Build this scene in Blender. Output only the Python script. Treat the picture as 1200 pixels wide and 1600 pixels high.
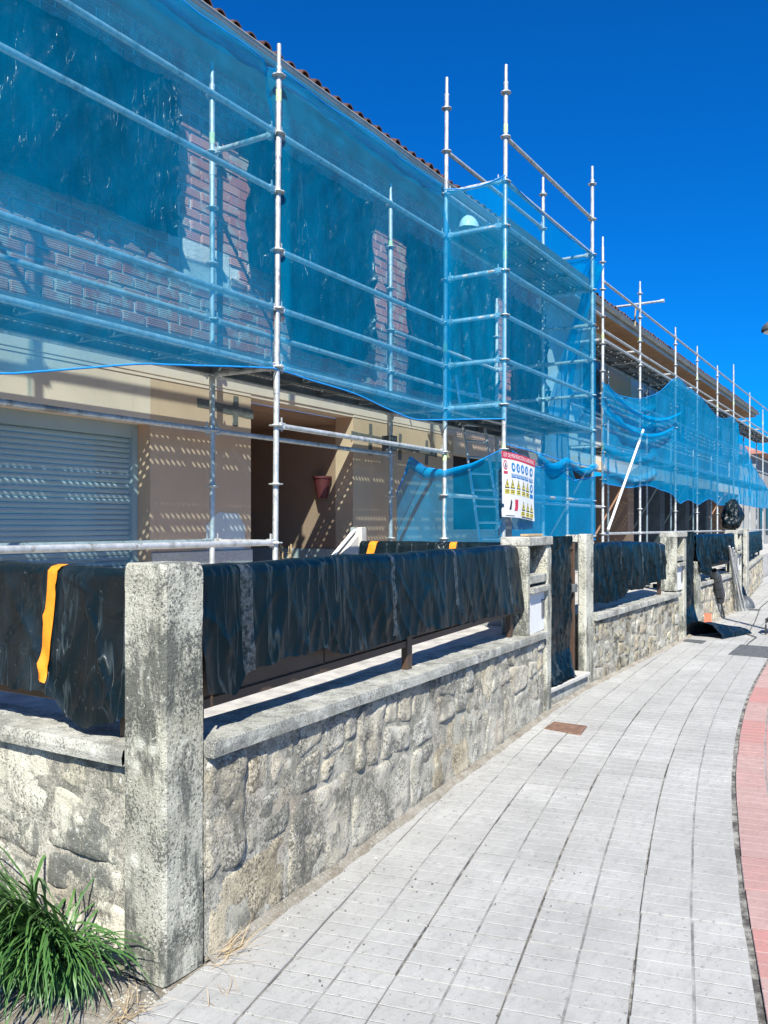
import bpy, bmesh, math, random
from math import sin, cos, tan, radians, pi, atan2, sqrt
from mathutils import Vector, Matrix, noise as mn

random.seed(7)
for o in list(bpy.data.objects):
    bpy.data.objects.remove(o)
sc = bpy.context.scene
COL = sc.collection

# ------------------------------------------------------------------ camera
# world: +X runs along the facades, +Y goes from the street to the houses
F = 1350.0                       # focal length in photo pixels (photo is 1200 x 1600)
CH = 1.6                         # eye height
YAW = math.atan(830.0 / F)       # facade vanishing point is 830 px right of centre
CA, SA = cos(YAW), sin(YAW)
cam = bpy.data.cameras.new('camera')
cam.sensor_fit = 'VERTICAL'; cam.sensor_height = 36; cam.lens = 36 * F / 1600
cam.shift_y = 22 / 1600.0
cam.clip_start = 0.05; cam.clip_end = 2000
cam_o = bpy.data.objects.new('camera', cam); COL.objects.link(cam_o)
cam_o.location = (0, 0, CH)
cam_o.rotation_euler = (pi / 2, 0, YAW - pi / 2)
sc.camera = cam_o

# ------------------------------------------------------------------ light
SUN_TRAVEL = Vector((1.5, 1.0, -1.72)).normalized()
elev = math.asin(-SUN_TRAVEL.z)
w = bpy.data.worlds.new('World'); sc.world = w; w.use_nodes = True
nt = w.node_tree; nt.nodes.clear()
sky = nt.nodes.new('ShaderNodeTexSky'); sky.sky_type = 'NISHITA'; sky.sun_disc = False
sky.sun_elevation = elev
to_sun = -SUN_TRAVEL
sky.sun_rotation = math.atan2(to_sun.x, to_sun.y)
sky.air_density = 1.0; sky.dust_density = 0.3; sky.ozone_density = 3.0
tint = nt.nodes.new('ShaderNodeMix'); tint.data_type = 'RGBA'; tint.blend_type = 'MULTIPLY'
tint.inputs[0].default_value = 1.0
tint.inputs[7].default_value = (0.015, 0.65, 1.50, 1)
bg = nt.nodes.new('ShaderNodeBackground'); bg.inputs[1].default_value = 0.057
wo = nt.nodes.new('ShaderNodeOutputWorld')
nt.links.new(sky.outputs[0], tint.inputs[6]); nt.links.new(tint.outputs[2], bg.inputs[0])
nt.links.new(bg.outputs[0], wo.inputs[0])
sun = bpy.data.lights.new('sun', 'SUN'); sun.energy = 5.0; sun.angle = radians(0.5)
sun.color = (1.0, 0.96, 0.86)
sun_o = bpy.data.objects.new('sun', sun); COL.objects.link(sun_o)
sun_o.rotation_euler = SUN_TRAVEL.to_track_quat('-Z', 'Y').to_euler()
sun_o.location = (-10, -8, 14)
sc.view_settings.view_transform = 'Standard'; sc.view_settings.look = 'None'
sc.view_settings.gamma = 1; sc.view_settings.use_curve_mapping = False
sc.view_settings.exposure = 0.85
sc.cycles.transparent_max_bounces = 24
sc.cycles.max_bounces = 6

# ------------------------------------------------------------------ helpers
def on_t(px, py, t):
    """world point on the upright plane y = t seen at photo pixel (px, py)"""
    Z = F * t / (CA * (1430 - px))
    return ((Z - t * SA) / CA, t, CH - (py - 822) * Z / F)

def s_at(px, t):
    return on_t(px, 822, t)[0]

def z_at(px, py, t):
    return on_t(px, py, t)[2]

def n1(x, y=0.0, z=0.0):
    return mn.noise(Vector((x, y, z)))

def fbm(x, y=0.0, z=0.0, o=4):
    a = 0; k = 1.0; t = 0
    for i in range(o):
        a += k * n1(x, y, z + i * 7.3); t += k; x *= 2.03; y *= 2.03; z *= 2.03; k *= 0.5
    return a / t

def lerp(a, b, x):
    return a + (b - a) * x

def interp(tab, x):
    if x <= tab[0][0]:
        (a, b), (c, d) = tab[0], tab[1]
    elif x >= tab[-1][0]:
        (a, b), (c, d) = tab[-2], tab[-1]
    else:
        for i in range(len(tab) - 1):
            if tab[i][0] <= x <= tab[i + 1][0]:
                (a, b), (c, d) = tab[i], tab[i + 1]; break
    return b + (d - b) * (x - a) / (c - a)

class MB:
    def __init__(self):
        self.v = []; self.f = []; self.sm = []
    def add(self, vs, fs, smooth=False):
        n = len(self.v)
        self.v += [tuple(p) for p in vs]
        for f in fs:
            self.f.append(tuple(i + n for i in f)); self.sm.append(smooth)
        return self
    def box(self, a, b, R=None, piv=None):
        x0, y0, z0 = a; x1, y1, z1 = b
        vs = [(x0,y0,z0),(x1,y0,z0),(x1,y1,z0),(x0,y1,z0),(x0,y0,z1),(x1,y0,z1),(x1,y1,z1),(x0,y1,z1)]
        if R is not None:
            p = Vector(piv) if piv is not None else Vector(((x0+x1)/2,(y0+y1)/2,(z0+z1)/2))
            vs = [p + R @ (Vector(v) - p) for v in vs]
        return self.add(vs, [(3,2,1,0),(4,5,6,7),(0,1,5,4),(1,2,6,5),(2,3,7,6),(3,0,4,7)])
    def bbox(self, a, b, c=0.006):
        """box with its edges chamfered"""
        bm = bmesh.new(); bmesh.ops.create_cube(bm, size=1)
        for v in bm.verts:
            v.co = Vector([lerp(a[i], b[i], v.co[i] + .5) for i in range(3)])
        bmesh.ops.bevel(bm, geom=bm.edges[:], offset=c, segments=1, affect='EDGES')
        self.add([v.co.copy() for v in bm.verts], [[v.index for v in f.verts] for f in bm.faces])
        bm.free(); return self
    def tube(self, p, q, r, n=10, r2=None, caps=True, smooth=True):
        p = Vector(p); q = Vector(q); d = (q - p).normalized()
        a = d.orthogonal().normalized(); b = d.cross(a)
        r2 = r if r2 is None else r2
        vs = []
        for c, rr in ((p, r), (q, r2)):
            for i in range(n):
                t = 2 * pi * i / n
                vs.append(c + a * rr * cos(t) + b * rr * sin(t))
        self.add(vs, [(i, (i+1) % n, n + (i+1) % n, n + i) for i in range(n)], smooth)
        if caps:
            self.add(vs, [tuple(range(n))[::-1], tuple(range(n, 2*n))])
        return self
    def path(self, pts, r, n=6):
        pts = [Vector(p) for p in pts]
        rings = []
        for i, p in enumerate(pts):
            d = (pts[min(i+1, len(pts)-1)] - pts[max(i-1, 0)]).normalized()
            up = Vector((0, 0, 1)) if abs(d.z) < .9 else Vector((1, 0, 0))
            a = d.cross(up).normalized(); b = d.cross(a)
            rr = r(i / (len(pts)-1)) if callable(r) else r
            rings += [p + a * rr * cos(2*pi*k/n) + b * rr * sin(2*pi*k/n) for k in range(n)]
        fs = []
        for i in range(len(pts)-1):
            for k in range(n):
                fs.append((i*n+k, i*n+(k+1) % n, (i+1)*n+(k+1) % n, (i+1)*n+k))
        return self.add(rings, fs, True)
    def grid(self, fn, nu, nv, smooth=True, skip=None):
        vs = [fn(i / nu, j / nv) for j in range(nv+1) for i in range(nu+1)]
        fs = []
        for j in range(nv):
            for i in range(nu):
                if skip and skip((i+.5)/nu, (j+.5)/nv):
                    continue
                a = j*(nu+1)+i
                fs.append((a, a+1, a+nu+2, a+nu+1))
        return self.add(vs, fs, smooth)
    def build(self, name, mat, parent=None, kind=None, base=False):
        me = bpy.data.meshes.new(name)
        xs = [v[0] for v in self.v]; ys = [v[1] for v in self.v]; zs = [v[2] for v in self.v]
        c = ((min(xs)+max(xs))/2, (min(ys)+max(ys))/2, min(zs) if base else (min(zs)+max(zs))/2)
        me.from_pydata([(v[0]-c[0], v[1]-c[1], v[2]-c[2]) for v in self.v], [], self.f)
        me.polygons.foreach_set('use_smooth', self.sm)
        me.materials.append(mat)
        o = bpy.data.objects.new(name, me); COL.objects.link(o)
        o.location = c
        if parent is not None: adopt(o, parent)
        if kind: o['kind'] = kind
        return o

def wm(o):
    return Matrix.LocRotScale(o.location, o.rotation_euler, o.scale)

def adopt(o, parent):
    o.parent = parent
    o.matrix_parent_inverse = wm(parent).inverted()

def tag(o, label, cat, group=None):
    o['label'] = label; o['category'] = cat
    if group: o['group'] = group
    return o

def thing(name, loc, label, cat, group=None):
    o = bpy.data.objects.new(name, None); COL.objects.link(o)
    o.location = loc; o.empty_display_size = .2
    return tag(o, label, cat, group)

def inst(src, name, loc, parent=None, rot=(0,0,0), scale=(1,1,1)):
    o = src.copy() if isinstance(src, bpy.types.Object) else bpy.data.objects.new(name, src)
    o.name = name; o.parent = None
    COL.objects.link(o)
    o.location = loc; o.rotation_euler = rot; o.scale = scale
    o.matrix_parent_inverse = Matrix()
    if parent is not None: adopt(o, parent)
    return o

def mesh_of(mb, name, mat):
    me = bpy.data.meshes.new(name)
    me.from_pydata(mb.v, [], mb.f); me.polygons.foreach_set('use_smooth', mb.sm)
    me.materials.append(mat); return me

# ------------------------------------------------------------------ materials
class NM:
    """small node builder"""
    def __init__(self, name):
        self.m = bpy.data.materials.new(name); self.m.use_nodes = True
        self.t = self.m.node_tree; self.t.nodes.clear()
        self.out = self.n('ShaderNodeOutputMaterial')
        self.p = self.n('ShaderNodeBsdfPrincipled')
        self.l(self.p.outputs[0], self.out.inputs[0])
        self.tc = self.n('ShaderNodeTexCoord')
        g = self.n('ShaderNodeNewGeometry'); self.pos = g.outputs['Position']; self.geo = g
    def n(self, k): return self.t.nodes.new(k)
    def l(self, a, b): self.t.links.new(a, b)
    def mapp(self, scale=(1,1,1), rot=(0,0,0), src=None):
        m = self.n('ShaderNodeMapping'); m.inputs['Scale'].default_value = scale; m.inputs['Rotation'].default_value = rot
        self.l(src or self.pos, m.inputs[0]); return m.outputs[0]
    def noise(self, scale, detail=5, rough=.6, vec=None, dist=0):
        n = self.n('ShaderNodeTexNoise'); n.inputs['Scale'].default_value = scale
        n.inputs['Detail'].default_value = detail; n.inputs['Roughness'].default_value = rough
        n.inputs['Distortion'].default_value = dist
        self.l(vec or self.pos, n.inputs['Vector']); return n.outputs['Fac']
    def voro(self, scale, feature='F1', vec=None, rnd=1):
        n = self.n('ShaderNodeTexVoronoi'); n.feature = feature; n.inputs['Scale'].default_value = scale
        n.inputs['Randomness'].default_value = rnd
        self.l(vec or self.pos, n.inputs['Vector']); return n
    def ramp(self, src, stops, interp='LINEAR'):
        r = self.n('ShaderNodeValToRGB'); e = r.color_ramp.elements
        r.color_ramp.interpolation = interp
        while len(e) < len(stops): e.new(.5)
        for k, (p, c) in zip(e, stops):
            k.position = p; k.color = (c, c, c, 1) if isinstance(c, (int, float)) else (*c, 1)
        self.l(src, r.inputs[0]); return r.outputs[0]
    def mix(self, fac, a, b, mode='MIX'):
        m = self.n('ShaderNodeMix'); m.data_type = 'RGBA'; m.blend_type = mode
        for i, x in ((0, fac), (6, a), (7, b)):
            if isinstance(x, (int, float)): m.inputs[i].default_value = x if i == 0 else (x, x, x, 1)
            elif isinstance(x, tuple): m.inputs[i].default_value = (*x, 1)
            else: self.l(x, m.inputs[i])
        return m.outputs[2]
    def math(self, op, a, b=None):
        m = self.n('ShaderNodeMath'); m.operation = op
        for i, x in ((0, a), (1, b)):
            if x is None: continue
            if isinstance(x, (int, float)): m.inputs[i].default_value = x
            else: self.l(x, m.inputs[i])
        return m.outputs[0]
    def col(self, c):
        if isinstance(c, tuple): self.p.inputs['Base Color'].default_value = (*c, 1)
        else: self.l(c, self.p.inputs['Base Color'])
        return self
    def rough(self, r):
        if isinstance(r, (int, float)): self.p.inputs['Roughness'].default_value = r
        else: self.l(r, self.p.inputs['Roughness'])
        return self
    def bump(self, h, strength=.5, dist=.01, prev=None):
        b = self.n('ShaderNodeBump'); b.inputs['Strength'].default_value = strength
        b.inputs['Distance'].default_value = dist
        self.l(h, b.inputs['Height'])
        if prev is not None: self.l(prev, b.inputs['Normal'])
        self.l(b.outputs[0], self.p.inputs['Normal']); return b.outputs[0]
    def objrand(self):
        o = self.n('ShaderNodeObjectInfo'); return o.outputs['Random']

def simple(name, c, rough=.6, metal=0, var=.12, scale=12, bump=0, bscale=60):
    m = NM(name)
    d = m.noise(scale, 5)
    m.col(m.mix(m.ramp(d, [(.3, 0), (.7, 1)]), tuple(x*(1-var) for x in c), tuple(min(1, x*(1+var)) for x in c)))
    m.rough(rough); m.p.inputs['Metallic'].default_value = metal
    if bump: m.bump(m.noise(bscale, 4), bump, .01)
    return m.m

M = {}
def lichen(name, base, light, dark, k=1.0, streak=True, bstr=.8, warm=(.42,.36,.22), blot=.6, var=False):
    """weathered concrete or granite: coarse blotches, black speckle, pale lichen rosettes"""
    m = NM(name)
    big = m.noise(3.2*k, 6, .65)
    c = m.mix(m.ramp(big, [(.38, 0), (.62, 1)]), base, light)
    if var:
        c = m.mix(m.ramp(m.objrand(), [(0, 0), (1, 1)]), c, m.mix(1.0, c, warm, 'MULTIPLY'), 'MIX') if False else m.mix(m.math('MULTIPLY', m.objrand(), .5), c, warm)
    c = m.mix(m.ramp(m.noise(1.7*k, 4, .6), [(.52, 0), (.72, .55)]), c, warm)
    st = m.noise(9*k, 7, .75, m.mapp((1, 1, .28)) if streak else None)
    st2 = m.noise(2.3*k, 3, .5)
    c = m.mix(m.ramp(m.math('ADD', st, m.math('MULTIPLY', st2, .6)), [(.78, 0), (.90, blot)]), c, dark)
    sp = m.noise(95*k, 4, .7)
    c = m.mix(m.ramp(m.math('ADD', sp, m.math('MULTIPLY', m.noise(6*k, 4), .55)), [(.80, 0), (.88, .85)]), c, dark)
    sp2 = m.noise(60*k, 5, .75)
    c = m.mix(m.ramp(sp2, [(.58, 0), (.68, .7)]), c, tuple(min(.85, x*1.5) for x in light))
    v = m.voro(7*k, vec=None)
    ring = m.ramp(m.math('ADD', v.outputs['Distance'], m.math('MULTIPLY', m.noise(30*k, 3), .2)), [(.20, .6), (.32, 0)])
    c = m.mix(m.math('MULTIPLY', ring, m.ramp(m.noise(1.9*k, 2), [(.5, 0), (.58, 1)])), c, tuple(min(.8, x*1.35) for x in light))
    m.col(c).rough(.92)
    h = m.math('ADD', m.noise(38*k, 8, .72), m.math('MULTIPLY', m.noise(160*k, 3, .6), .35))
    m.bump(h, bstr, .022)
    return m.m

M['pillar'] = lichen('lichen concrete', (.40,.39,.32), (.60,.59,.50), (.07,.075,.065), 1.0, True, .8, (.40,.37,.25), .85)
M['cap'] = lichen('coping concrete', (.38,.38,.33), (.54,.53,.47), (.10,.10,.09), 1.3, False, .6, (.36,.34,.27), .5)
M['stone'] = lichen('granite rubble', (.46,.445,.37), (.66,.64,.56), (.10,.10,.085), .9, False, 1.0, (.46,.37,.22), .75, True)
M['stone_dark'] = lichen('mossy granite rubble', (.36,.33,.24), (.58,.55,.45), (.05,.05,.04), 1.1, False, 1.0, (.42,.32,.18), .9, True)
M['stone_warm'] = lichen('warm granite rubble', (.52,.45,.31), (.66,.60,.46), (.12,.10,.07), .9, False, .9, (.48,.38,.24), .5, True)
M['return'] = lichen('smeared rubble', (.50,.475,.37), (.66,.63,.52), (.12,.125,.11), .8, True, .7, (.47,.41,.28), .9)

def slab_mat(name, a, b, speck, c2=None):
    m = NM(name)
    r = m.objrand()
    c = m.mix(r, a, b)
    if c2: c = m.mix(m.ramp(m.objrand(), [(.55, 0), (.75, 1)]), c, c2)
    c = m.mix(m.ramp(m.noise(2.1, 6, .7), [(.35, 0), (.7, .75)]), c, tuple(x*.72 for x in a))
    c = m.mix(m.ramp(m.noise(9, 6, .75, m.mapp((1, 2.5, 1), (0, 0, .17))), [(.50, 0), (.66, .6)]), c, tuple(x*.70 for x in a))
    c = m.mix(m.ramp(m.noise(120, 4, .8), [(.5, 0), (.72, .5)]), c, tuple(x*.6 for x in a))
    c = m.mix(m.ramp(m.noise(45, 5, .7), [(.60, 0), (.66, .8)]), c, speck)
    c = m.mix(m.ramp(m.noise(14, 5, .7), [(.62, 0), (.70, .4)]), c, tuple(min(.75, x*1.25) for x in b))
    m.col(c).rough(.9)
    m.bump(m.math('ADD', m.noise(70, 6, .7), m.noise(250, 2)), .35, .006)
    return m.m
M['slab'] = slab_mat('grey paving concrete', (.39,.385,.365), (.45,.445,.425), (.13,.125,.115))
M['pink'] = slab_mat('red paving concrete', (.44,.285,.26), (.48,.33,.30), (.20,.12,.10), (.47,.21,.19))
_m = NM('joint sand')
_c = _m.mix(_m.ramp(_m.noise(7, 5, .75), [(.42, 0), (.60, 1)]), (.055,.05,.045), (.30,.29,.26))
_m.col(_c).rough(.95); _m.bump(_m.noise(60, 4), .5)
M['joint'] = _m.m
M['soil'] = NM('sandy soil')
_m = M['soil']
_c = _m.mix(_m.ramp(_m.noise(6, 6, .7), [(.35, 0), (.65, 1)]), (.20,.165,.115), (.40,.37,.31))
_c = _m.mix(_m.ramp(_m.noise(55, 5, .8), [(.52, 0), (.62, .8)]), _c, (.5,.48,.43))
_c = _m.mix(_m.ramp(_m.noise(70, 4, .8), [(.6, 0), (.68, .8)]), _c, (.08,.06,.04))
_m.col(_c).rough(.95); _m.bump(_m.noise(45, 8, .8), .9, .02)
M['soil'] = _m.m
_m = NM('dirty groove')
_c = _m.mix(_m.ramp(_m.noise(5, 5, .75), [(.36, 0), (.62, 1)]), (.13,.125,.115), (.33,.325,.31))
_m.col(_c).rough(.95); M['groove'] = _m.m
M['asphalt'] = simple('asphalt', (.05,.05,.052), .9, var=.2, scale=3, bump=.6, bscale=200)
M['ground'] = simple('far ground', (.16,.17,.10), .95, var=.3, scale=.4)
M['mortar'] = NM('wall mortar')
_m = M['mortar']
_c = _m.mix(_m.ramp(_m.noise(3, 6, .7), [(.38, 0), (.62, 1)]), (.40,.39,.33), (.58,.52,.42))
_c = _m.mix(_m.ramp(_m.noise(4.1, 3, .6), [(.58, 0), (.66, .8)]), _c, (.58,.40,.28))
_c = _m.mix(_m.ramp(_m.noise(60, 4, .7), [(.54, 0), (.62, .7)]), _c, (.07,.07,.06))
_m.col(_c).rough(.95); _m.bump(_m.noise(50, 8, .75), .8, .012)
M['mortar'] = _m.m

def brick_mat(name, a, b):
    m = NM(name)
    r = m.objrand()
    c = m.mix(r, a, b)
    c = m.mix(m.ramp(m.noise(5.5, 5, .65), [(.50, 0), (.60, .75)]), c, (.44,.41,.36))
    c = m.mix(m.ramp(m.noise(45, 5, .7), [(.55, 0), (.7, .6)]), c, tuple(x*.45 for x in a))
    m.col(c).rough(.85)
    wv = m.n('ShaderNodeTexWave'); wv.wave_type = 'BANDS'; wv.bands_direction = 'Z'
    wv.inputs['Scale'].default_value = 18; wv.inputs['Distortion'].default_value = 1.0
    m.l(m.pos, wv.inputs['Vector'])
    b1 = m.bump(wv.outputs[1], .5, .008)
    m.bump(m.noise(60, 6), .4, .008, b1)
    return m.m
M['brick'] = brick_mat('hollow red brick', (.42,.13,.10), (.56,.25,.19))
M['mortar'] = lichen('weathered wall mortar', (.44,.42,.34), (.60,.57,.48), (.11,.11,.095), 1.2, False, .9, (.56,.42,.30), .6)
M['brickmortar'] = simple('brick mortar', (.56,.53,.49), .95, var=.25, scale=7, bump=.7, bscale=50)
def stucco(name, c, var=.1):
    m = NM(name)
    cc = m.mix(m.ramp(m.noise(1.6, 6, .65), [(.35, 0), (.7, 1)]), tuple(x*(1-var) for x in c), c)
    cc = m.mix(m.ramp(m.noise(7, 5, .7, m.mapp((1, 1, .15))), [(.58, 0), (.75, .35)]), cc, tuple(x*.62 for x in c))
    m.col(cc).rough(.9); m.bump(m.noise(140, 4, .7), .35, .005); return m.m
M['tan'] = stucco('tan render', (.68,.44,.28))
M['cream'] = stucco('cream render', (.84,.62,.46))
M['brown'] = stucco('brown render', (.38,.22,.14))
M['whitewall'] = stucco('white render', (.66,.64,.60))
M['shaded'] = stucco('dark slate render', (.09,.10,.105))  # terrace ground-floor shade from decks and nets, put into the wall colour
M['greywall'] = stucco('grey render', (.30,.30,.29))
M['granite'] = simple('pale granite', (.48,.46,.42), .85, var=.2, scale=60, bump=.4, bscale=120)
M['cement'] = simple('wet cement patch', (.16,.145,.125), .95, var=.25, scale=25, bump=.8, bscale=60)
M['whitepaint'] = simple('white paint', (.72,.72,.70), .5, var=.06)
M['shutter'] = simple('shutter aluminium', (.36,.43,.42), .5, var=.05, scale=3)
M['soffit'] = simple('soffit boards', (.46,.24,.11), .7, var=.2, scale=4)
M['gutter'] = simple('zinc gutter', (.50,.50,.49), .45, .3, var=.15, scale=4)
M['tile'] = NM('roof tile clay')
_m = M['tile']
_c = _m.mix(_m.objrand(), (.055,.022,.018), (.10,.04,.03))
_c = _m.mix(_m.ramp(_m.noise(12, 5, .7), [(.45, 0), (.65, .8)]), _c, (.07,.05,.04))
_m.col(_c).rough(.9); _m.bump(_m.noise(40, 5), .4)
M['tile'] = _m.m
M['glass'] = simple('dark window glass', (.015,.018,.02), .22, var=0)
M['dark'] = simple('dark interior', (.02,.02,.022), .9, var=.2)
M['brownmetal'] = simple('brown painted steel', (.075,.045,.03), .45, var=.15, scale=8)
M['redpot'] = simple('red plastic', (.12,.02,.02), .6)
M['alu'] = simple('ladder aluminium', (.62,.63,.64), .35, .6, var=.08)
M['plank'] = simple('steel plank', (.20,.21,.21), .55, .5, var=.2, scale=9)
M['white'] = simple('white plastic', (.80,.80,.78), .35, var=.03)
M['black'] = simple('black rubber', (.02,.02,.022), .6)
M['grate'] = simple('rusty iron', (.20,.12,.085), .8, var=.35, scale=14, bump=.4, bscale=90)
M['iron'] = simple('grey cast iron', (.11,.115,.12), .7, var=.3, scale=14, bump=.5, bscale=90)
M['stick'] = simple('dry stem', (.42,.31,.17), .9, var=.3, scale=20)
M['leafdry'] = simple('withered leaf', (.12,.10,.06), .9, var=.4, scale=20)
M['orange'] = simple('orange tape', (.85,.27,.015), .5, var=.08, scale=30, bump=.3, bscale=40)
M['tarpgrey'] = simple('grey tarpaulin', (.065,.075,.085), .5, var=.3, scale=10)
M['rope'] = simple('rope', (.35,.30,.2), .9)

m = NM('galvanised tube')
c = m.mix(m.ramp(m.noise(14, 5, .7), [(.35, 0), (.65, 1)]), (.42,.44,.44), (.66,.67,.66))
c = m.mix(m.ramp(m.noise(7, 5, .7, m.mapp((1, 1, .5))), [(.56, 0), (.64, .7)]), c, (.20,.18,.15))
c = m.mix(m.ramp(m.noise(26, 4, .7), [(.62, 0), (.66, .8)]), c, (.78,.78,.76))
m.col(c); m.rough(m.ramp(m.noise(20, 4), [(.3, .38), (.7, .62)])); m.p.inputs['Metallic'].default_value = .45
M['steel'] = m.m
M['steelgreen'] = simple('worn green band', (.48,.60,.34), .6, var=.3, scale=40)

def plastic(name, base, rough, crease=1.0, dust=.35):
    m = NM(name)
    d = m.noise(2.6, 7, .7, m.mapp((1, 1, .55)))
    c = m.mix(m.ramp(d, [(.50, 0), (.85, dust)]), base, (.05,.07,.085))
    c = m.mix(m.ramp(m.noise(40, 5, .8), [(.62, 0), (.74, dust)]), c, (.20,.21,.21))
    m.col(c)
    m.rough(m.ramp(m.noise(5, 5), [(.3, rough*.75), (.7, rough*1.3)]))
    m.p.inputs['Specular IOR Level'].default_value = .26
    w1 = m.noise(2.2, 3, .5, m.mapp((1.3, 1.3, .5), (.25, .1, .45)), .3)
    wob = m.n('ShaderNodeVectorMath'); wob.operation = 'ADD'
    nz = m.n('ShaderNodeTexNoise'); nz.inputs['Scale'].default_value = 3.0; m.l(m.pos, nz.inputs['Vector'])
    sc_ = m.n('ShaderNodeVectorMath'); sc_.operation = 'SCALE'; sc_.inputs['Scale'].default_value = .35
    m.l(nz.outputs['Color'], sc_.inputs[0]); m.l(m.mapp((1, 1, .55), (.5, .3, .6)), wob.inputs[0]); m.l(sc_.outputs[0], wob.inputs[1])
    v1 = m.voro(2.6, 'DISTANCE_TO_EDGE', wob.outputs[0]).outputs['Distance']
    v2 = m.voro(7.5, 'DISTANCE_TO_EDGE', wob.outputs[0]).outputs['Distance']
    b1 = m.bump(w1, .22*crease, .08)
    b2 = m.bump(m.ramp(v1, [(0, 1), (.05, 0)]), .22*crease, .010, b1)
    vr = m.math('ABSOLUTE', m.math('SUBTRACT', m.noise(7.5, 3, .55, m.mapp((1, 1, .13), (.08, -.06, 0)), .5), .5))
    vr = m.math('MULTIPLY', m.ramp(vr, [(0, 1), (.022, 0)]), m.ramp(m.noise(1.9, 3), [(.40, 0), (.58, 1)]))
    m.col(m.mix(m.math('MULTIPLY', vr, .20), c, (.15,.19,.21)))      # crease highlights, painted pale into the colour
    b2 = m.bump(vr, .38*crease, .014, b2)
    b3 = m.bump(m.ramp(v2, [(0, 1), (.09, 0)]), .10*crease, .006, b2)
    m.bump(m.noise(9, 4, .6, m.mapp((1, 1, .3), (.1, .1, -.2))), .22*crease, .012, b3)
    return m.m
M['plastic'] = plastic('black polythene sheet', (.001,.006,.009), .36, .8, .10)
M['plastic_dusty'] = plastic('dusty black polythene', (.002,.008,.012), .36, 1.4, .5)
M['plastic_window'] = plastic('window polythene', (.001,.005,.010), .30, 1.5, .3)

def net_mat(name, cover, c=(.0,.34,.68)):
    m = NM(name)
    t = m.t; t.nodes.remove(m.p)
    dif = m.n('ShaderNodeBsdfDiffuse'); dif.inputs[0].default_value = (*c, 1)
    tr = m.n('ShaderNodeBsdfTranslucent'); tr.inputs[0].default_value = (c[0], c[1]*.95, c[2], 1)
    mx = m.n('ShaderNodeMixShader'); mx.inputs[0].default_value = .35
    m.l(dif.outputs[0], mx.inputs[1]); m.l(tr.outputs[0], mx.inputs[2])
    tp = m.n('ShaderNodeBsdfTransparent'); tp.inputs[0].default_value = (.70,.94,1.0,1)
    f = m.noise(2.2, 4, .6, m.mapp((1, 1, .35)))
    fine = m.noise(90, 2, .5, m.mapp((.25, .25, 1)))
    fine2 = m.noise(55, 3, .7, m.mapp((1, 1, .12)))
    fac = m.math('ADD', m.math('ADD', m.math('MULTIPLY', f, .34), m.math('MULTIPLY', fine, .10)), cover - .28)
    fac = m.math('ADD', fac, m.math('MULTIPLY', fine2, .14))
    mo = m.n('ShaderNodeMixShader'); m.l(fac, mo.inputs[0])
    m.l(tp.outputs[0], mo.inputs[1]); m.l(mx.outputs[0], mo.inputs[2])
    m.l(mo.outputs[0], m.out.inputs[0])
    return m.m
M['net'] = net_mat('blue debris net', .31)
M['net2'] = net_mat('dense blue debris net', .60)
M['hem'] = simple('blue net hem', (.01,.26,.70), .7, var=.15)

m = NM('clear adhesive tape')
tp = m.n('ShaderNodeBsdfTransparent'); mo = m.n('ShaderNodeMixShader')
m.col((.10,.12,.14)).rough(.15)
m.l(m.ramp(m.noise(30, 4, .7), [(.40, .06), (.62, .6)]), mo.inputs[0])
m.l(tp.outputs[0], mo.inputs[1]); m.l(m.p.outputs[0], mo.inputs[2]); m.l(mo.outputs[0], m.out.inputs[0])
m.bump(m.noise(35, 4), .8, .01)
M['tape'] = m.m

m = NM('perforated steel plank')      # four rows of punched holes along each plank
sx = m.n('ShaderNodeSeparateXYZ'); m.l(m.tc.outputs['Object'], sx.inputs[0])
PX, PY, PR = .064, .068, .0140
row = m.math('FLOOR', m.math('DIVIDE', sx.outputs[1], PY))
shift = m.math('MULTIPLY', m.math('MODULO', m.math('ADD', row, 40.0), 2.0), PX / 2)
fx = m.math('SUBTRACT', m.math('FRACT', m.math('DIVIDE', m.math('ADD', m.math('ADD', sx.outputs[0], 30 * PX), shift), PX)), .5)
fy = m.math('SUBTRACT', m.math('FRACT', m.math('DIVIDE', m.math('ADD', sx.outputs[1], 30 * PY), PY)), .5)
dx = m.math('MULTIPLY', fx, PX); dy = m.math('MULTIPLY', fy, PY)
d2 = m.math('SQRT', m.math('ADD', m.math('MULTIPLY', dx, dx), m.math('MULTIPLY', dy, dy)))
hole = m.math('LESS_THAN', d2, PR)
hole = m.math('MULTIPLY', hole, m.math('LESS_THAN', m.math('ABSOLUTE', sx.outputs[1]), .136))
g = m.noise(1.3, 3, .5)
hole = m.math('MULTIPLY', hole, m.math('GREATER_THAN', g, .27))
m.col((.20,.21,.21)).rough(.6); m.p.inputs['Metallic'].default_value = .4
tp = m.n('ShaderNodeBsdfTransparent'); mo = m.n('ShaderNodeMixShader')
m.l(hole, mo.inputs[0]); m.l(m.p.outputs[0], mo.inputs[1]); m.l(tp.outputs[0], mo.inputs[2]); m.l(mo.outputs[0], m.out.inputs[0])
M['perf'] = m.m

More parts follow.
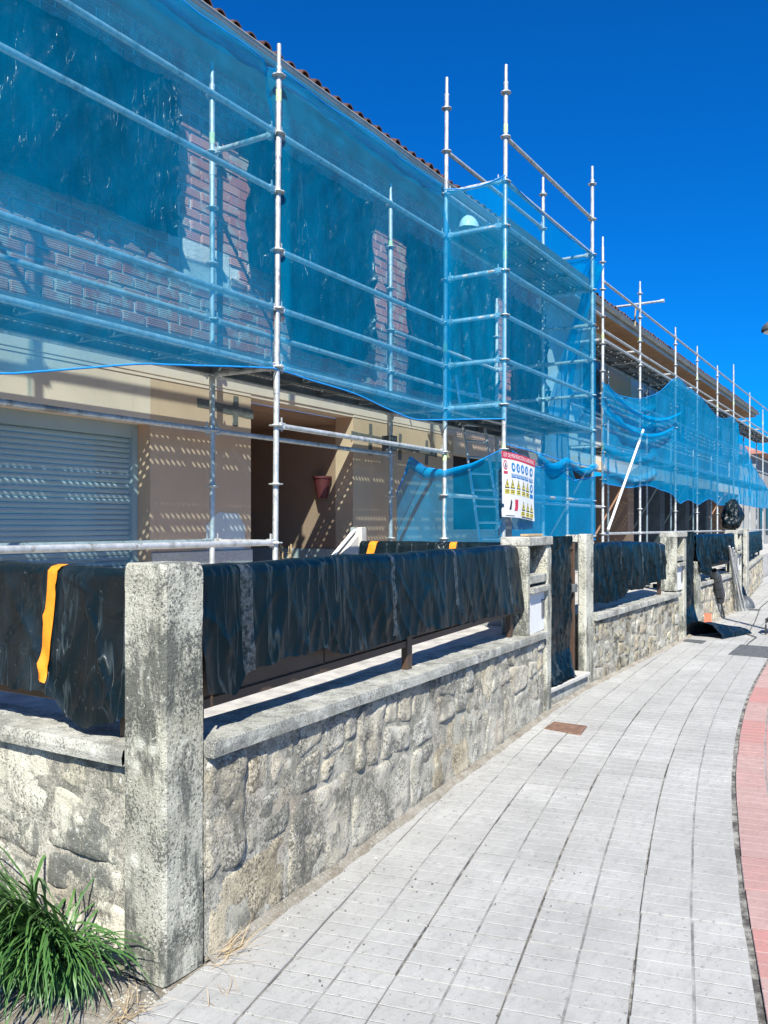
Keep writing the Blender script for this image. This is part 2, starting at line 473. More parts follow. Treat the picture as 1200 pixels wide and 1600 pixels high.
def leaf_mat(name, a, b):
    m = NM(name); m.col(m.mix(m.noise(6, 3), a, b)).rough(.5)
    return m.m
M['grass'] = NM('grass blade')
_m = M['grass']
_m.col(_m.mix(_m.ramp(_m.noise(9, 3), [(.35, 0), (.65, 1)]), (.030,.095,.022), (.085,.19,.045))).rough(.45)
M['grass'] = _m.m
M['red'] = simple('printed red', (.60,.035,.07), .5, var=.03)
M['blue'] = simple('printed blue', (.015,.20,.50), .5, var=.03)
M['yellow'] = simple('printed yellow', (.72,.60,.09), .5, var=.03)
M['ink'] = simple('printed black', (.02,.02,.02), .5, var=.03)
M['paper'] = simple('poster sheet', (.80,.79,.78), .45, var=.04, scale=8)
M['lens'] = simple('lamp glass', (.5,.5,.5), .2)

# ------------------------------------------------------------------ ground
WT = [(-3, 1.67), (2.35, 2.215), (7.15, 2.70), (8.3, 2.775), (12.78, 2.79), (14, 2.85), (18.2, 2.92), (19.5, 3.03), (27, 3.75), (34, 4.2), (60, 4.3)]
def wt(s): return interp(WT, s)
PE = [(-3, -.85), (2, .20), (3, .43), (4.8, .825), (7, 1.18), (9, 1.38), (11, 1.50), (15, 1.70), (25, 2.3), (40, 2.7), (60, 2.8)]
def _smooth_pe():
    pts = []; s = -3.0
    while s < 60:
        acc = sum(interp(PE, max(-3, min(60, s + d))) for d in (-1.2, -.8, -.4, 0, .4, .8, 1.2)) / 7
        pts.append((s, acc)); s += .1
    return pts
PES = _smooth_pe()

MB().grid(lambda u, v: (lerp(-300, 700, u), lerp(-500, 500, v), -.16), 2, 2, False).build('ground', M['ground'], kind='structure')
MB().grid(lambda u, v: (lerp(-60, 200, u), lerp(-8.5, -.9, v) + .0008*(lerp(-60, 200, u))**2 * 0, -.13), 4, 1, False).build('road', M['asphalt'], kind='structure')
def pe_t(s): return interp(PES, s) if s < 59.9 else PES[-1][1]
b = MB()
for i in range(120):
    s0, s1 = -3 + i*.5, -2.5 + i*.5
    a0, a1 = pe_t(s0) - 1.0, pe_t(s1) - 1.0
    c0, c1 = wt(s0) + .12, wt(s1) + .12
    b.add([(s0,a0,-.010),(s1,a1,-.010),(s1,c1,-.010),(s0,c0,-.010),(s0,a0,-.15),(s1,a1,-.15)], [(0,1,2,3),(4,5,1,0)])
pave = b.build('pavement', M['joint'], kind='structure')
b = MB()
for i in range(118):
    s0, s1 = -3 + i*.5, -2.51 + i*.5
    a0, a1 = pe_t(s0) - 1.0, pe_t(s1) - 1.0
    b.add([(s0,a0-.13,-.14),(s1,a1-.13,-.14),(s1,a1-.004,-.14),(s0,a0-.004,-.14),(s0,a0-.13,.0),(s1,a1-.13,.0),(s1,a1-.004,.0),(s0,a0-.004,.0)],
          [(4,5,6,7),(0,1,5,4),(1,2,6,5),(3,0,4,7),(2,3,7,6)])
b.build('kerb', M['cap'], pave)

# arc-length points along the pink edge
arc = []
ds = 0.4
s, t = -1.0, pe_t(-1.0)
acc = 0
while s < 45:
    h = (pe_t(s + .05) - pe_t(s - .05)) / .1
    L = sqrt(1 + h*h)
    arc.append((s, t, Vector((1/L, h/L)), Vector((-h/L, 1/L))))
    s += ds / L; t = pe_t(s)
WD = Vector((4.8, .485)).normalized(); WN = Vector((-WD.y, WD.x))

def slab_mesh(A, B, C, D, rows, cols, mat, name, parent, clip=False):
    """A-B along the street at the near edge, D-C at the far edge; ribs pressed into the face"""
    b = MB()
    g = .0065 + random.uniform(-.002, .003); dep = .0017; jz = random.uniform(-.0022, .0022); tx = random.uniform(-.0025, .0025)
    sx_, sy_ = random.uniform(-.0025, .0025), random.uniform(-.0025, .0025)
    def P(u, v, z):
        p = A.lerp(B, u).lerp(D.lerp(C, u), v)
        return (p.x + sx_, p.y + sy_, z + jz + tx*(u-.5))
    gu = g / .4; gv = g / .4
    b.add([P(gu*.6, gv*.6, -dep), P(1-gu*.6, gv*.6, -dep), P(1-gu*.6, 1-gv*.6, -dep), P(gu*.6, 1-gv*.6, -dep)], [(0, 1, 2, 3)])      # groove floor
    for i in range(rows):
        for j in range(cols):
            u0, u1 = i/rows, (i+1)/rows; v0, v1 = j/cols, (j+1)/cols
            e = .0085; f = .0115; e2 = .0115; f2 = .0150
            lo = [P(u0+e, v0+e2, -dep), P(u1-e, v0+e2, -dep), P(u1-e, v1-e2, -dep), P(u0+e, v1-e2, -dep)]
            hi = [P(u0+f, v0+f2, 0), P(u1-f, v0+f2, 0), P(u1-f, v1-f2, 0), P(u0+f, v1-f2, 0)]
            b.add(lo + hi, [(4,5,6,7),(0,1,5,4),(1,2,6,5),(2,3,7,6),(3,0,4,7)])
    sk = [(P(gu*.6, gv*.6, z), P(1-gu*.6, gv*.6, z), P(1-gu*.6, 1-gv*.6, z), P(gu*.6, 1-gv*.6, z)) for z in (-dep, -.009)]
    b.add(list(sk[1]) + list(sk[0]), [(0,1,5,4),(1,2,6,5),(2,3,7,6),(3,0,4,7)])
    o = b.build(name, mat, parent)
    o.data.materials.append(M['groove']); o.data.polygons[0].material_index = 1
    if clip:
        bm = bmesh.new(); bm.from_mesh(o.data)
        co = Vector((2.35 - o.location.x, 2.205 - o.location.y, 0))
        bmesh.ops.bisect_plane(bm, geom=bm.verts[:]+bm.edges[:]+bm.faces[:], plane_co=co, plane_no=Vector((WN.x, WN.y, 0)), clear_outer=True)
        bm.to_mesh(o.data); bm.free()
        if len(o.data.polygons) == 0:
            bpy.data.objects.remove(o)
    return

count = 0
far = MB()
for i in range(len(arc) - 1):
    s0, t0, d0, nn0 = arc[i]; s1, t1, d1, nn1 = arc[i+1]
    if s0 < 1.6: continue
    if s0 > 38: break
    for j in range(-2, 6):
        q0, q1 = j*.4, (j+1)*.4
        if j < 0: q0, q1 = (j*.36 - .02, (j+1)*.36 - .02)
        A = Vector((s0, t0)) + nn0*q0; B = Vector((s1, t1)) + nn1*q0
        C = Vector((s1, t1)) + nn1*q1; D = Vector((s0, t0)) + nn0*q1
        if (A.y - wt(A.x)) > .0 and (B.y - wt(B.x)) > .0: continue
        if A.x < 2.6 and (A - Vector((2.35, 2.205))).dot(WN) > -.01 and (B - Vector((2.35, 2.205))).dot(WN) > -.01: continue
        if s0 < 24 and (j >= -1 or s0 > 8):
            slab_mesh(A, B, C, D, 4, 2, M['pink'] if j < 0 else M['slab'], 'paving_slab', pave, clip=(s0 < 3.4))
            count += 1
        else:
            e = .012
            q = [A.lerp(C, e), B.lerp(D, e), C.lerp(A, e), D.lerp(B, e)]
            far.add([(p.x, p.y, 0) for p in q], [(0, 1, 2, 3)]) if j >= 0 else None
if far.v: far.build('distant_paving', M['slab'], pave, kind='stuff')

# soil patch at the corner
def soilz(x, y): return -.004 + .05*max(0, min(1, (2.15-x)/.8))*0 + .03*fbm(x*3, y*3, 1) * (1 if y > 2.25 else .4) + .02*max(0, (y-2.3))
b = MB()
b.grid(lambda u, v: (lambda x, y: (x, y, soilz(x, y)))(lerp(.6, 2.34, u), 0 + (2.205 + (lerp(.6, 2.34, u)-2.35)*WD.y/WD.x + .004 + v*2.6)), 70, 90)
b.build('soil', M['soil'], kind='structure')
peb = MB()
for k in range(620):
    x = random.uniform(1.4, 2.3) if k < 520 else random.uniform(2.3, 7.0)
    base = 2.205 + (x-2.35)*WD.y/WD.x
    y = base + (random.random()**1.5*.9 if k < 520 else -random.random()**3*.14 - .004)
    if k < 520 and x > 2.15 and y > base + .02: continue
    z = soilz(x, y) if k < 520 else -.002
    r = random.uniform(.002, .009) * (1.6 if random.random() < .08 else 1)
    ph = random.uniform(0, 6)
    vs = [(x + r*cos(ph+a*1.57)*random.uniform(.7, 1.3), y + r*sin(ph+a*1.57)*random.uniform(.7, 1.3), z) for a in range(4)] + [(x, y, z + r*.9)]
    peb.add(vs, [(0,1,4),(1,2,4),(2,3,4),(3,0,4)])
peb.build('pebbles', M['cap'], kind='stuff')
lit = MB()
for k in range(300):
    x = random.uniform(2.4, 5.6); base = wt(x)
    y = base - random.random()**2.6*1.1 - .01
    if y < pe_t(x): continue
    r = random.uniform(.002, .0055); ph = random.uniform(0, 6)
    lit.add([(x + r*cos(ph+a*1.57)*random.uniform(.6, 1.5), y + r*sin(ph+a*1.57), .0045 + random.random()*.002) for a in range(4)], [(0,1,2,3)])
lit.build('leaf_litter', M['leafdry'], kind='stuff')
# sand collected in front of the wall foot
b = MB()
b.grid(lambda u, v: (lambda x: (x, wt(x) - .001 - v*(.05 + .035*fbm(x*5, 3)), .024*(1-v)**1.5 + .003 + .006*fbm(x*14, v*3) - (.012 if v > .99 else 0)))(lerp(2.36, 20, u)), 400, 5)
b.build('dirt_strip', M['soil'], kind='structure')

# garden level behind the walls
b = MB()
gs = sorted([2.3 + i for i in range(59)] + [7.149, 8.321, 12.779, 13.721, 18.299, 19.251])
for i in range(len(gs)-1):
    s0, s1 = gs[i], gs[i+1]
    if any(a < (s0+s1)/2 < c for a, c in ((7.149, 8.321), (12.779, 13.721), (18.299, 19.251))):
        b.add([(s0, 3.5, .70), (s1, 3.5, .70), (s1, 9, .70), (s0, 9, .70), (s0, 3.5, -.1), (s1, 3.5, -.1)], [(0,1,2,3),(4,5,1,0)]); continue
    b.add([(s0, wt(s0)+.16, .70), (s1, wt(s1)+.16, .70), (s1, 9, .70), (s0, 9, .70), (s0, wt(s0)+.16, -.1), (s1, wt(s1)+.16, -.1)], [(0,1,2,3),(4,5,1,0)])
b.add([(2.3, 2.5, .70), (2.3, 9, .70), (2.3, 9, -.1), (2.3, 2.5, -.1)], [(0,1,2,3)])
garden = b.build('garden_ground', simple('garden gravel', (.44,.42,.39), .95, var=.3, scale=8, bump=.6), kind='structure')

# ------------------------------------------------------------------ rubble walls
def split_poly(poly, target, out):
    xs = [p.x for p in poly]; ys = [p.y for p in poly]
    W_, H_ = max(xs)-min(xs), max(ys)-min(ys)
    area = abs(sum(poly[i].x*poly[(i+1) % len(poly)].y - poly[(i+1) % len(poly)].x*poly[i].y for i in range(len(poly))))/2
    if area < target(sum(xs)/len(xs), sum(ys)/len(ys)) or len(out) > 400:
        out.append(poly); return
    horiz = (H_ * random.uniform(1.0, 1.7) > W_)
    f = random.uniform(.36, .64)
    ang = random.gauss(0, .10 if horiz else .14)
    if horiz: p0 = Vector((min(xs)+W_/2, min(ys)+H_*f)); nrm = Vector((-sin(ang), cos(ang)))
    else: p0 = Vector((min(xs)+W_*f, min(ys)+H_/2)); nrm = Vector((cos(ang), sin(ang)))
    A, B = [], []
    n = len(poly)
    for i in range(n):
        p, q = poly[i], poly[(i+1) % n]
        dp, dq = (p-p0).dot(nrm), (q-p0).dot(nrm)
        (A if dp >= 0 else B).append(p)
        if dp*dq < 0:
            x = p.lerp(q, dp/(dp-dq)); A.append(x.copy()); B.append(x.copy())
    if len(A) < 3 or len(B) < 3: out.append(poly); return
    split_poly(A, target, out); split_poly(B, target, out)

def stone_mb(poly, mapf, gap, proud, rough, step, seed):
    """a rubble stone: irregular outline pulled in by the joint, rough bulging face"""
    n = len(poly)
    c = sum(poly, Vector((0, 0)))/n
    # chaikin twice to round the corners
    P = poly
    for _ in range(2):
        Q = []
        for i in range(len(P)):
            a, d = P[i], P[(i+1) % len(P)]
            Q += [a.lerp(d, .09), a.lerp(d, .91)]
        P = Q
    per = sum((P[(i+1) % len(P)]-P[i]).length for i in range(len(P)))
    N = max(12, int(per/step)); ring = []
    tot = 0; k = 0; L = [(P[(i+1) % len(P)]-P[i]).length for i in range(len(P))]
    for j in range(N):
        d = per*j/N
        while tot + L[k] < d: tot += L[k]; k += 1
        ring.append(P[k].lerp(P[(k+1) % len(P)], (d-tot)/max(1e-6, L[k])))
    R = min((p-c).length for p in ring)
    ringsN = max(4, int(R/step)+2)
    b = MB(); vs = []
    levels = [(1.0, -.02), (1.0, .12)] + [(1 - (i/ringsN)**1.15, None) for i in range(1, ringsN)]
    for li, (sc_, dep) in enumerate(levels):
        for p in ring:
            d = p - c
            jit = 1 + .07*fbm(p.x*8, p.y*8, seed, 3)
            q = c + d*max(0.02, (sc_*(1 - gap/max(.05, d.length))))*jit
            if dep is None:
                edge = min(1, (1-sc_)*max(.08, d.length)/.035)
                h = proud*(.75 + .25*edge**.4) + rough*1.5*(fbm(q.x*7, q.y*7, seed, 5) + .35*abs(fbm(q.x*22, q.y*22, seed+3, 3)))*(.3+.7*edge)
            else: h = proud*dep if dep > 0 else dep
            vs.append(mapf(q.x, q.y, h))
    N_ = len(ring)
    fs = []
    for li in range(len(levels)-1):
        for i in range(N_):
            fs.append((li*N_+i, li*N_+(i+1) % N_, (li+1)*N_+(i+1) % N_, (li+1)*N_+i))
    hc = proud + rough*fbm(c.x*7, c.y*7, seed, 5)
    vs.append(mapf(c.x, c.y, hc)); ci = len(vs)-1
    for i in range(N_):
        fs.append(((len(levels)-1)*N_+i, (len(levels)-1)*N_+(i+1) % N_, ci))
    return b.add(vs, fs, True)

def rubble_wall(parent, L, H, mapf, target, mats, gap=.004, proud=.014, rough=.024, step=.03, seedv=3, mortar=True):
    st = random.getstate(); random.seed(seedv)
    out = []
    split_poly([Vector((0, 0)), Vector((L, 0)), Vector((L, H)), Vector((0, H))], target, out)
    for k, poly in enumerate(out):
        mat = random.choices([m_ for m_, w_ in mats], [w_ for m_, w_ in mats])[0]
        mb = stone_mb(poly, mapf, gap*random.uniform(.6, 1.9), proud*random.uniform(.5, 1.5), rough*random.uniform(.5, 1.3), step, seedv*11+k*1.7)
        mb.build('stone', M[mat], parent)
    if mortar:
        b = MB()
        nu = max(8, int(L/.035)); nv = int(H/.035)
        b.grid(lambda u, v: mapf(u*L, v*H, .009 + .016*fbm(u*L*7, v*H*7, seedv)), nu, nv)
        b.build('mortar', M['mortar'], parent)
    random.setstate(st)

def street_wall(name, s0, s1, z0, z1, label, target, mats, seedv, step=.03, capw=.30, lip=.038, gap=.0035, capth=.058):
    """rubble wall with a concrete coping, front face following the pavement"""
    p0 = Vector((s0, wt(s0))); p1 = Vector((s1, wt(s1)))
    d = (p1-p0); L = d.length; d.normalize(); n = Vector((d.y, -d.x))       # towards the street
    root = thing(name, (s0, p0.y, 0), label, 'wall', 'rubble garden walls along the pavement')
    H = max(z0, z1) - capth
    def mapf(u, v, h):
        top = lerp(z0, z1, u/L) - capth
        q = p0 + d*u + n*(h - .012)
        return (q.x, q.y, v/H*top)
    rubble_wall(root, L, H, mapf, target, mats, gap, seedv=seedv, step=step)
    b = MB()                                    # wall core behind the stones
    c0 = p0 - n*.03; c1 = p1 - n*.03; e0 = p0 - n*.24; e1 = p1 - n*.24
    b.add([(c0.x,c0.y,0),(c1.x,c1.y,0),(e1.x,e1.y,0),(e0.x,e0.y,0),(c0.x,c0.y,z0-capth),(c1.x,c1.y,z1-capth),(e1.x,e1.y,z1-capth),(e0.x,e0.y,z0-capth)],
          [(4,5,6,7),(0,1,5,4),(1,2,6,5),(2,3,7,6),(3,0,4,7)])
    b.build('core', M['mortar'], root)
    nb = max(1, round(L/1.55))
    for k in range(nb):
        b = MB()
        u0 = L*k/nb + .003; u1 = L*(k+1)/nb - .003
        N = 14
        prof = [(lip, 0), (lip+.002, .55), (lip, .95), (lip-.007, 1.0), (lip-capw*.5, 1.01), (lip-capw, 1.0), (lip-capw, 0)]
        rows = []
        for i in range(N+1):
            u = lerp(u0, u1, i/N); zt = lerp(z0, z1, u/L)
            r = []
            for (o_, hh) in prof:
                jx = .004*fbm(u*8, o_*9+hh*3, k) ; q = p0 + d*u + n*(o_ + jx)
                r.append((q.x, q.y, zt - capth + capth*hh + .003*fbm(u*11, hh*4, 9)))
            rows.append(r)
        m_ = len(prof)
        vs = [p for r in rows for p in r]
        fs = [(i*m_+j, i*m_+(j+1) % m_, (i+1)*m_+(j+1) % m_, (i+1)*m_+j) for i in range(N) for j in range(m_)]
        fs += [tuple(range(m_)), tuple(range(N*m_, N*m_+m_))[::-1]]
        b.add(vs, fs)
        b.build('coping', M['cap'], root)
    return root, p0, d, n, L

def tgt1(x, y):
    return (.26 if y < .40 else (.11 if y < .58 else .055))*(1+.7*n1(x*1.7, y*2, 4))
W1, w1p, w1d, w1n, w1L = street_wall('garden_wall', 2.352, 6.945, .81, .715,
    'grey granite rubble wall with wide coping right of the nearest pillar', tgt1,
    [('stone', 6), ('stone_warm', 1.1), ('mortar', .6)], 24, step=.026)
W2, w2p, w2d, w2n, w2L = street_wall('garden_wall', 8.575, 12.33, .70, .69,
    'mottled dark and ochre rubble wall beyond the first gate', lambda x, y: .045,
    [('stone_dark', 5), ('stone_warm', 1), ('stone', 2)], 5, step=.05, gap=.004)
W3, w3p, w3d, w3n, w3L = street_wall('garden_wall', 14.02, 17.7, .72, .72,
    'yellowish rubble wall with steel tubes leaning on it', lambda x, y: .08,
    [('stone_warm', 5), ('stone', 2)], 8, step=.08)
W4, w4p, w4d, w4n, w4L = street_wall('garden_wall', 19.6, 27, .74, .78,
    'farthest pale yellow rubble wall at the right edge', lambda x, y: .11,
    [('stone_warm', 5), ('stone', 3)], 9, step=.12)

# return wall towards the house, left of the nearest pillar
root = thing('garden_wall', (2.19, 2.4, 0), 'smeared ochre rubble wall with coping behind the grass tuft, left of the nearest pillar', 'wall', 'rubble garden walls along the pavement')
def mapr(u, v, h): return (2.195 - h, 2.41 + u, v)
rubble_wall(root, 2.9, .735, mapr, lambda x, y: .17, [('return', 4), ('stone_warm', .4)], gap=.004, proud=.012, rough=.03, step=.03, seedv=31)
MB().box((2.21, 2.41, 0), (2.40, 5.3, .735)).build('core', M['mortar'], root)
for k in range(2):
    y0, y1 = 2.42 + k*1.45, 2.42 + (k+1)*1.45 - .005
    b = MB()
    b.grid(lambda u, v: (lambda a: (2.145 + a[0] + .003*fbm(u*9, v*7, 4), lerp(y0, y1, u), .738 + a[1] + .003*fbm(u*12, v*5, k)))(
        [(0, 0), (-.003, .03), (.004, .055), (.016, .062), (.15, .063), (.29, .06), (.30, 0), (0, 0)][min(7, int(round(v*7)))]), 16, 7, False)
    b.build('coping', M['cap'], root)

# ------------------------------------------------------------------ pillars
def pillar_mesh(b, x0, y0, wx, wy, h, ang=0.0, z0=0.0, seed=1, cs=.012, res=.035):
    """weathered square concrete post, slightly uneven, chamfered arrises"""
    R = Matrix.Rotation(ang, 2)
    prof = []
    c = cs
    corners = [(0, 0), (wx, 0), (wx, wy), (0, wy)]
    nx = max(2, int(wx/res)); ny = max(2, int(wy/res))
    for (a, e, n_) in (((c, 0), (wx-c, 0), nx), ((wx, c), (wx, wy-c), ny), ((wx-c, wy), (c, wy), nx), ((0, wy-c), (0, c), ny)):
        for i in range(n_+1):
            prof.append((lerp(a[0], e[0], i/n_), lerp(a[1], e[1], i/n_)))
    nz = max(3, int(h/res)); m_ = len(prof)
    vs = []
    for k in range(nz+2):
        z = h*min(1, k/nz) - (0 if k <= nz else 0)
        shrink = 0 if k <= nz-1 else (.006 if k == nz else .012)
        for (px_, py_) in prof:
            dx_ = px_-wx/2; dy_ = py_-wy/2
            L_ = max(.01, sqrt(dx_*dx_+dy_*dy_))
            f_ = 1 + (.006*fbm(px_*6, py_*6+z*3, seed) + .0025*fbm(px_*30, py_*30+z*30, seed+5) - shrink)/L_
            q = R @ Vector((wx/2 + dx_*f_, wy/2 + dy_*f_))
            vs.append((x0+q.x, y0+q.y, z0 + z + (.006 if k == nz+1 else 0) - (.004 if k == nz-1 else 0) + (.005*fbm(px_*9, py_*9, seed) if k >= nz else 0)))
    fs = [(k*m_+i, k*m_+(i+1) % m_, (k+1)*m_+(i+1) % m_, (k+1)*m_+i) for k in range(nz+1) for i in range(m_)]
    fs.append(tuple(range((nz+1)*m_, (nz+2)*m_)))
    return b.add(vs, fs, False)

tag(pillar_mesh(MB(), 2.148, 2.212, .205, .205, 1.462, .02, seed=2, res=.025).build('pillar', M['pillar'], base=True),
    'nearest square concrete pillar, grey with lichen, at the wall corner', 'pillar', 'concrete pillars along the garden walls')
WA = atan2(.485, 4.8)
# gate pillar with meter niche (first house)
def niche_block(s_end, width, t_off, htop, label, depth=.22, far=False, ang=0.0, cap_z=.70):
    """concrete frame at a gate: end post, lintel, open letter niche above, white meter door below"""
    d = Vector((cos(ang), sin(ang))); n = Vector((d.y, -d.x))
    p0 = Vector((s_end - width*d.x, wt(s_end) - width*d.y - t_off))
    root = thing('meter_niche', (p0.x, p0.y, 0), label, 'niche', 'concrete meter niches beside the gates')
    def bx(name, u0, u1, w0, w1, z0, z1, mat, ch=.006):
        b = MB(); b.bbox((u0, w0, z0), (u1, w1, z1), ch)
        b.v = [(p0.x + v[0]*d.x - n.x*v[1], p0.y + v[0]*d.y - n.y*v[1], v[2]) for v in b.v]
        return b.build(name, M[mat], root)
    W_ = width
    b = MB(); pillar_mesh(b, 0, 0, .15, depth, htop-.075, 0, seed=s_end, res=.05)
    b.v = [(p0.x + (v[0]+W_-.15)*d.x - n.x*v[1], p0.y + (v[0]+W_-.15)*d.y - n.y*v[1], v[2]) for v in b.v]
    b.build('post', M['pillar'], root)
    bx('lintel', 0, W_ + .004, -.012, depth+.01, htop-.073, htop, 'cap')
    bx('side_panel', .0, .06, .0, depth, cap_z+.02, htop-.075, 'pillar')
    bx('back_panel', .062, W_-.152, depth-.04, depth-.005, cap_z+.02, htop-.075, 'cap')
    bx('shelf', .062, W_-.152, .0, depth-.042, cap_z+.43, cap_z+.50, 'cap')
    bx('sill', .062, W_-.152, -.03, depth-.042, cap_z+.355, cap_z+.405, 'cap')
    dr = bx('meter_door', .066, W_-.156, .022, .04, cap_z+.02, cap_z+.35, 'whitepaint', .003)
    b = MB(); b.bbox((W_-.25, .012, cap_z+.13), (W_-.18, .0215, cap_z+.28), .002)
    b.v = [(p0.x + v[0]*d.x - n.x*v[1], p0.y + v[0]*d.y - n.y*v[1], v[2]) for v in b.v]
    b.build('meter_window', M['iron'], dr)
    b = MB(); b.bbox((.09, depth-.12, cap_z+.51), (.24, depth-.045, htop-.10), .004)
    b.v = [(p0.x + v[0]*d.x - n.x*v[1], p0.y + v[0]*d.y - n.y*v[1], v[2]) for v in b.v]
    lb = b.build('letter_box', M['grate'] if not far else M['iron'], root)
    b = MB(); b.box((.12, depth-.126, cap_z+.62), (.17, depth-.121, cap_z+.65))
    b.v = [(p0.x + v[0]*d.x - n.x*v[1], p0.y + v[0]*d.y - n.y*v[1], v[2]) for v in b.v]
    b.build('name_plate', M['yellow'], lb)
    return root
niche_block(7.15, .72, .012, 1.512, 'concrete niche with a white meter door between first black-covered railing and gate', ang=WA, cap_z=.70)
niche_block(12.78, .62, .006, 1.52, 'dark lichened niche with white door at the end of the second black covering', ang=0.003, cap_z=.685)
niche_block(18.3, .60, .006, 1.52, 'third, pale niche beside a narrow gate near the right edge', far=True, ang=.02, cap_z=.71)

P3 = tag(pillar_mesh(MB(), 8.32, 2.772, .25, .085, 1.515, .01, seed=12, res=.04).build('pillar', M['pillar'], base=True),
    'concrete pillar right of the first gate, before the mottled wall', 'pillar', 'concrete pillars along the garden walls')
b = MB(); b.bbox((8.32, 2.862, 1.44), (8.45, 2.985, 1.513), .005); b.build('lintel_stub', M['pillar'], P3)
tag(pillar_mesh(MB(), 13.72, 2.83, .28, .12, 1.05, .01, seed=13, res=.06).build('pillar', M['pillar'], base=True),
    'short pale pillar right of the second gate, black sheet hanging over it', 'pillar', 'concrete pillars along the garden walls')
tag(pillar_mesh(MB(), 19.25, 2.98, .28, .22, 1.54, .01, seed=14, res=.08).build('pillar', M['cap'], base=True),
    'pale pillar of the third gate near the right edge of the picture', 'pillar', 'concrete pillars along the garden walls')
# stub bracket on top of first gate pillar
# ------------------------------------------------------------------ doorsteps and gates
def doorstep(s0, s1, label):
    root = thing('doorstep', (s0, wt(s0), 0), label, 'step', 'doorsteps below the gates')
    t0 = min(wt(s0), wt(s1)) + .03
    b = MB(); b.bbox((s0+.003, t0+.035, 0), (s1-.003, t0+.62, .125), .006); b.build('riser', M['cap'], root)
    b = MB(); b.bbox((s0+.003, t0-.005, .127), (s1-.003, t0+.66, .165), .006); b.build('tread', M['granite'], root)
doorstep(7.155, 8.318, 'low concrete step in the first gateway')
doorstep(12.785, 13.715, 'low step in the second gateway behind the sheet bundle')
doorstep(18.305, 19.245, 'low step in the third gateway')

def sheet_noise(x, y, seed, amp, fx=3.0, fy=1.2):
    a = fbm(x*fx + .6*n1(x*2, y*2, seed), y*fy, seed, 3)
    r = 1 - abs(n1(x*fx*1.1 + y*1.6, y*fy*.7, seed+9))*2.2
    r2 = 1 - abs(n1(x*fx*1.7 - y*2.4, y*fy*.6 + 4, seed+13))*2.6
    return amp*(a*.9 + .5*max(0, r)**6 + .35*max(0, r2)**6)

def gate(s0, s1, t, label, ztop=1.43):
    root = thing('gate', (s0, t, .17), label, 'gate', 'metal gates covered with black sheet')
    for x in (s0+.02, s1-.06):
        MB().bbox((x, t, .17), (x+.045, t+.045, ztop), .004).build('stile', M['brownmetal'], root)
    for z in (.20, ztop-.06):
        MB().bbox((s0+.067, t+.005, z), (s1-.062, t+.04, z+.05), .004).build('rail', M['brownmetal'], root)
    n_ = int((s1-s0-.15)/.11)
    for k in range(n_):
        x = s0+.08+k*(s1-s0-.16)/n_
        MB().box((x, t+.012, .252), (x+.09, t+.028, ztop-.062)).build('slat', M['brownmetal'], root)
    MB().bbox((s1-.13, t-.03, .95), (s1-.03, t-.002, 1.03), .004).build('lock', M['iron'], root)
    return root
gate(7.18, 8.30, 2.87, 'brown steel gate in first gateway, mostly hidden by black sheet')
gate(12.80, 13.70, 2.90, 'brown steel gate in second gateway, beside the sheet bundle')
gate(18.34, 19.23, 3.07, 'dark gate in the third gateway near the right edge')
def gate_sheet(s0, s1, t, z0, z1, label, seed, folds=True):
    def f(u, v):
        z = lerp(z1, z0, v); x = lerp(s0, s1, u)
        y = t - .012 - abs(sheet_noise(u*2+seed, v*2, seed, .035, 2.4, 1.3)) - (.10*max(0, v-.82)/.18*(.5+.5*n1(u*5, 2))*1.6 if folds else 0)
        x2 = x + .012*fbm(v*6, u, seed) - (max(0, v-.72)*.9*(u) * .5 if folds else 0)
        return (x2, y, z + .02*fbm(u*7, 1, seed)*v)
    b = MB(); b.grid(f, 40, 60)
    o = b.build('gate_sheet', M['plastic'])
    return tag(o, label, 'plastic sheet', 'black plastic sheets')
gate_sheet(7.16, 8.07, 2.855, .185, 1.505, 'tall black plastic sheet over first gate, torn at its foot', 4)
gate_sheet(12.79, 13.64, 2.88, .17, 1.52, 'black plastic sheet over the second gate', 6)
gate_sheet(18.34, 19.1, 3.05, .17, 1.52, 'narrow black sheet over the third gate', 8)
# fallen flap of plastic on the first step
b = MB(); b.grid(lambda u, v: (lerp(7.2, 7.95, u) + .02*n1(v*4, u*3), 2.735 + v*.13 + .02*n1(u*4), .171 + .05*max(0, n1(u*5+2, v*3, 3))+.012*abs(n1(u*20, v*9))), 30, 10)
tag(b.build('sheet_scrap', M['plastic_dusty']), 'crumpled scrap of black plastic lying on the first doorstep', 'plastic sheet', 'black plastic sheets')

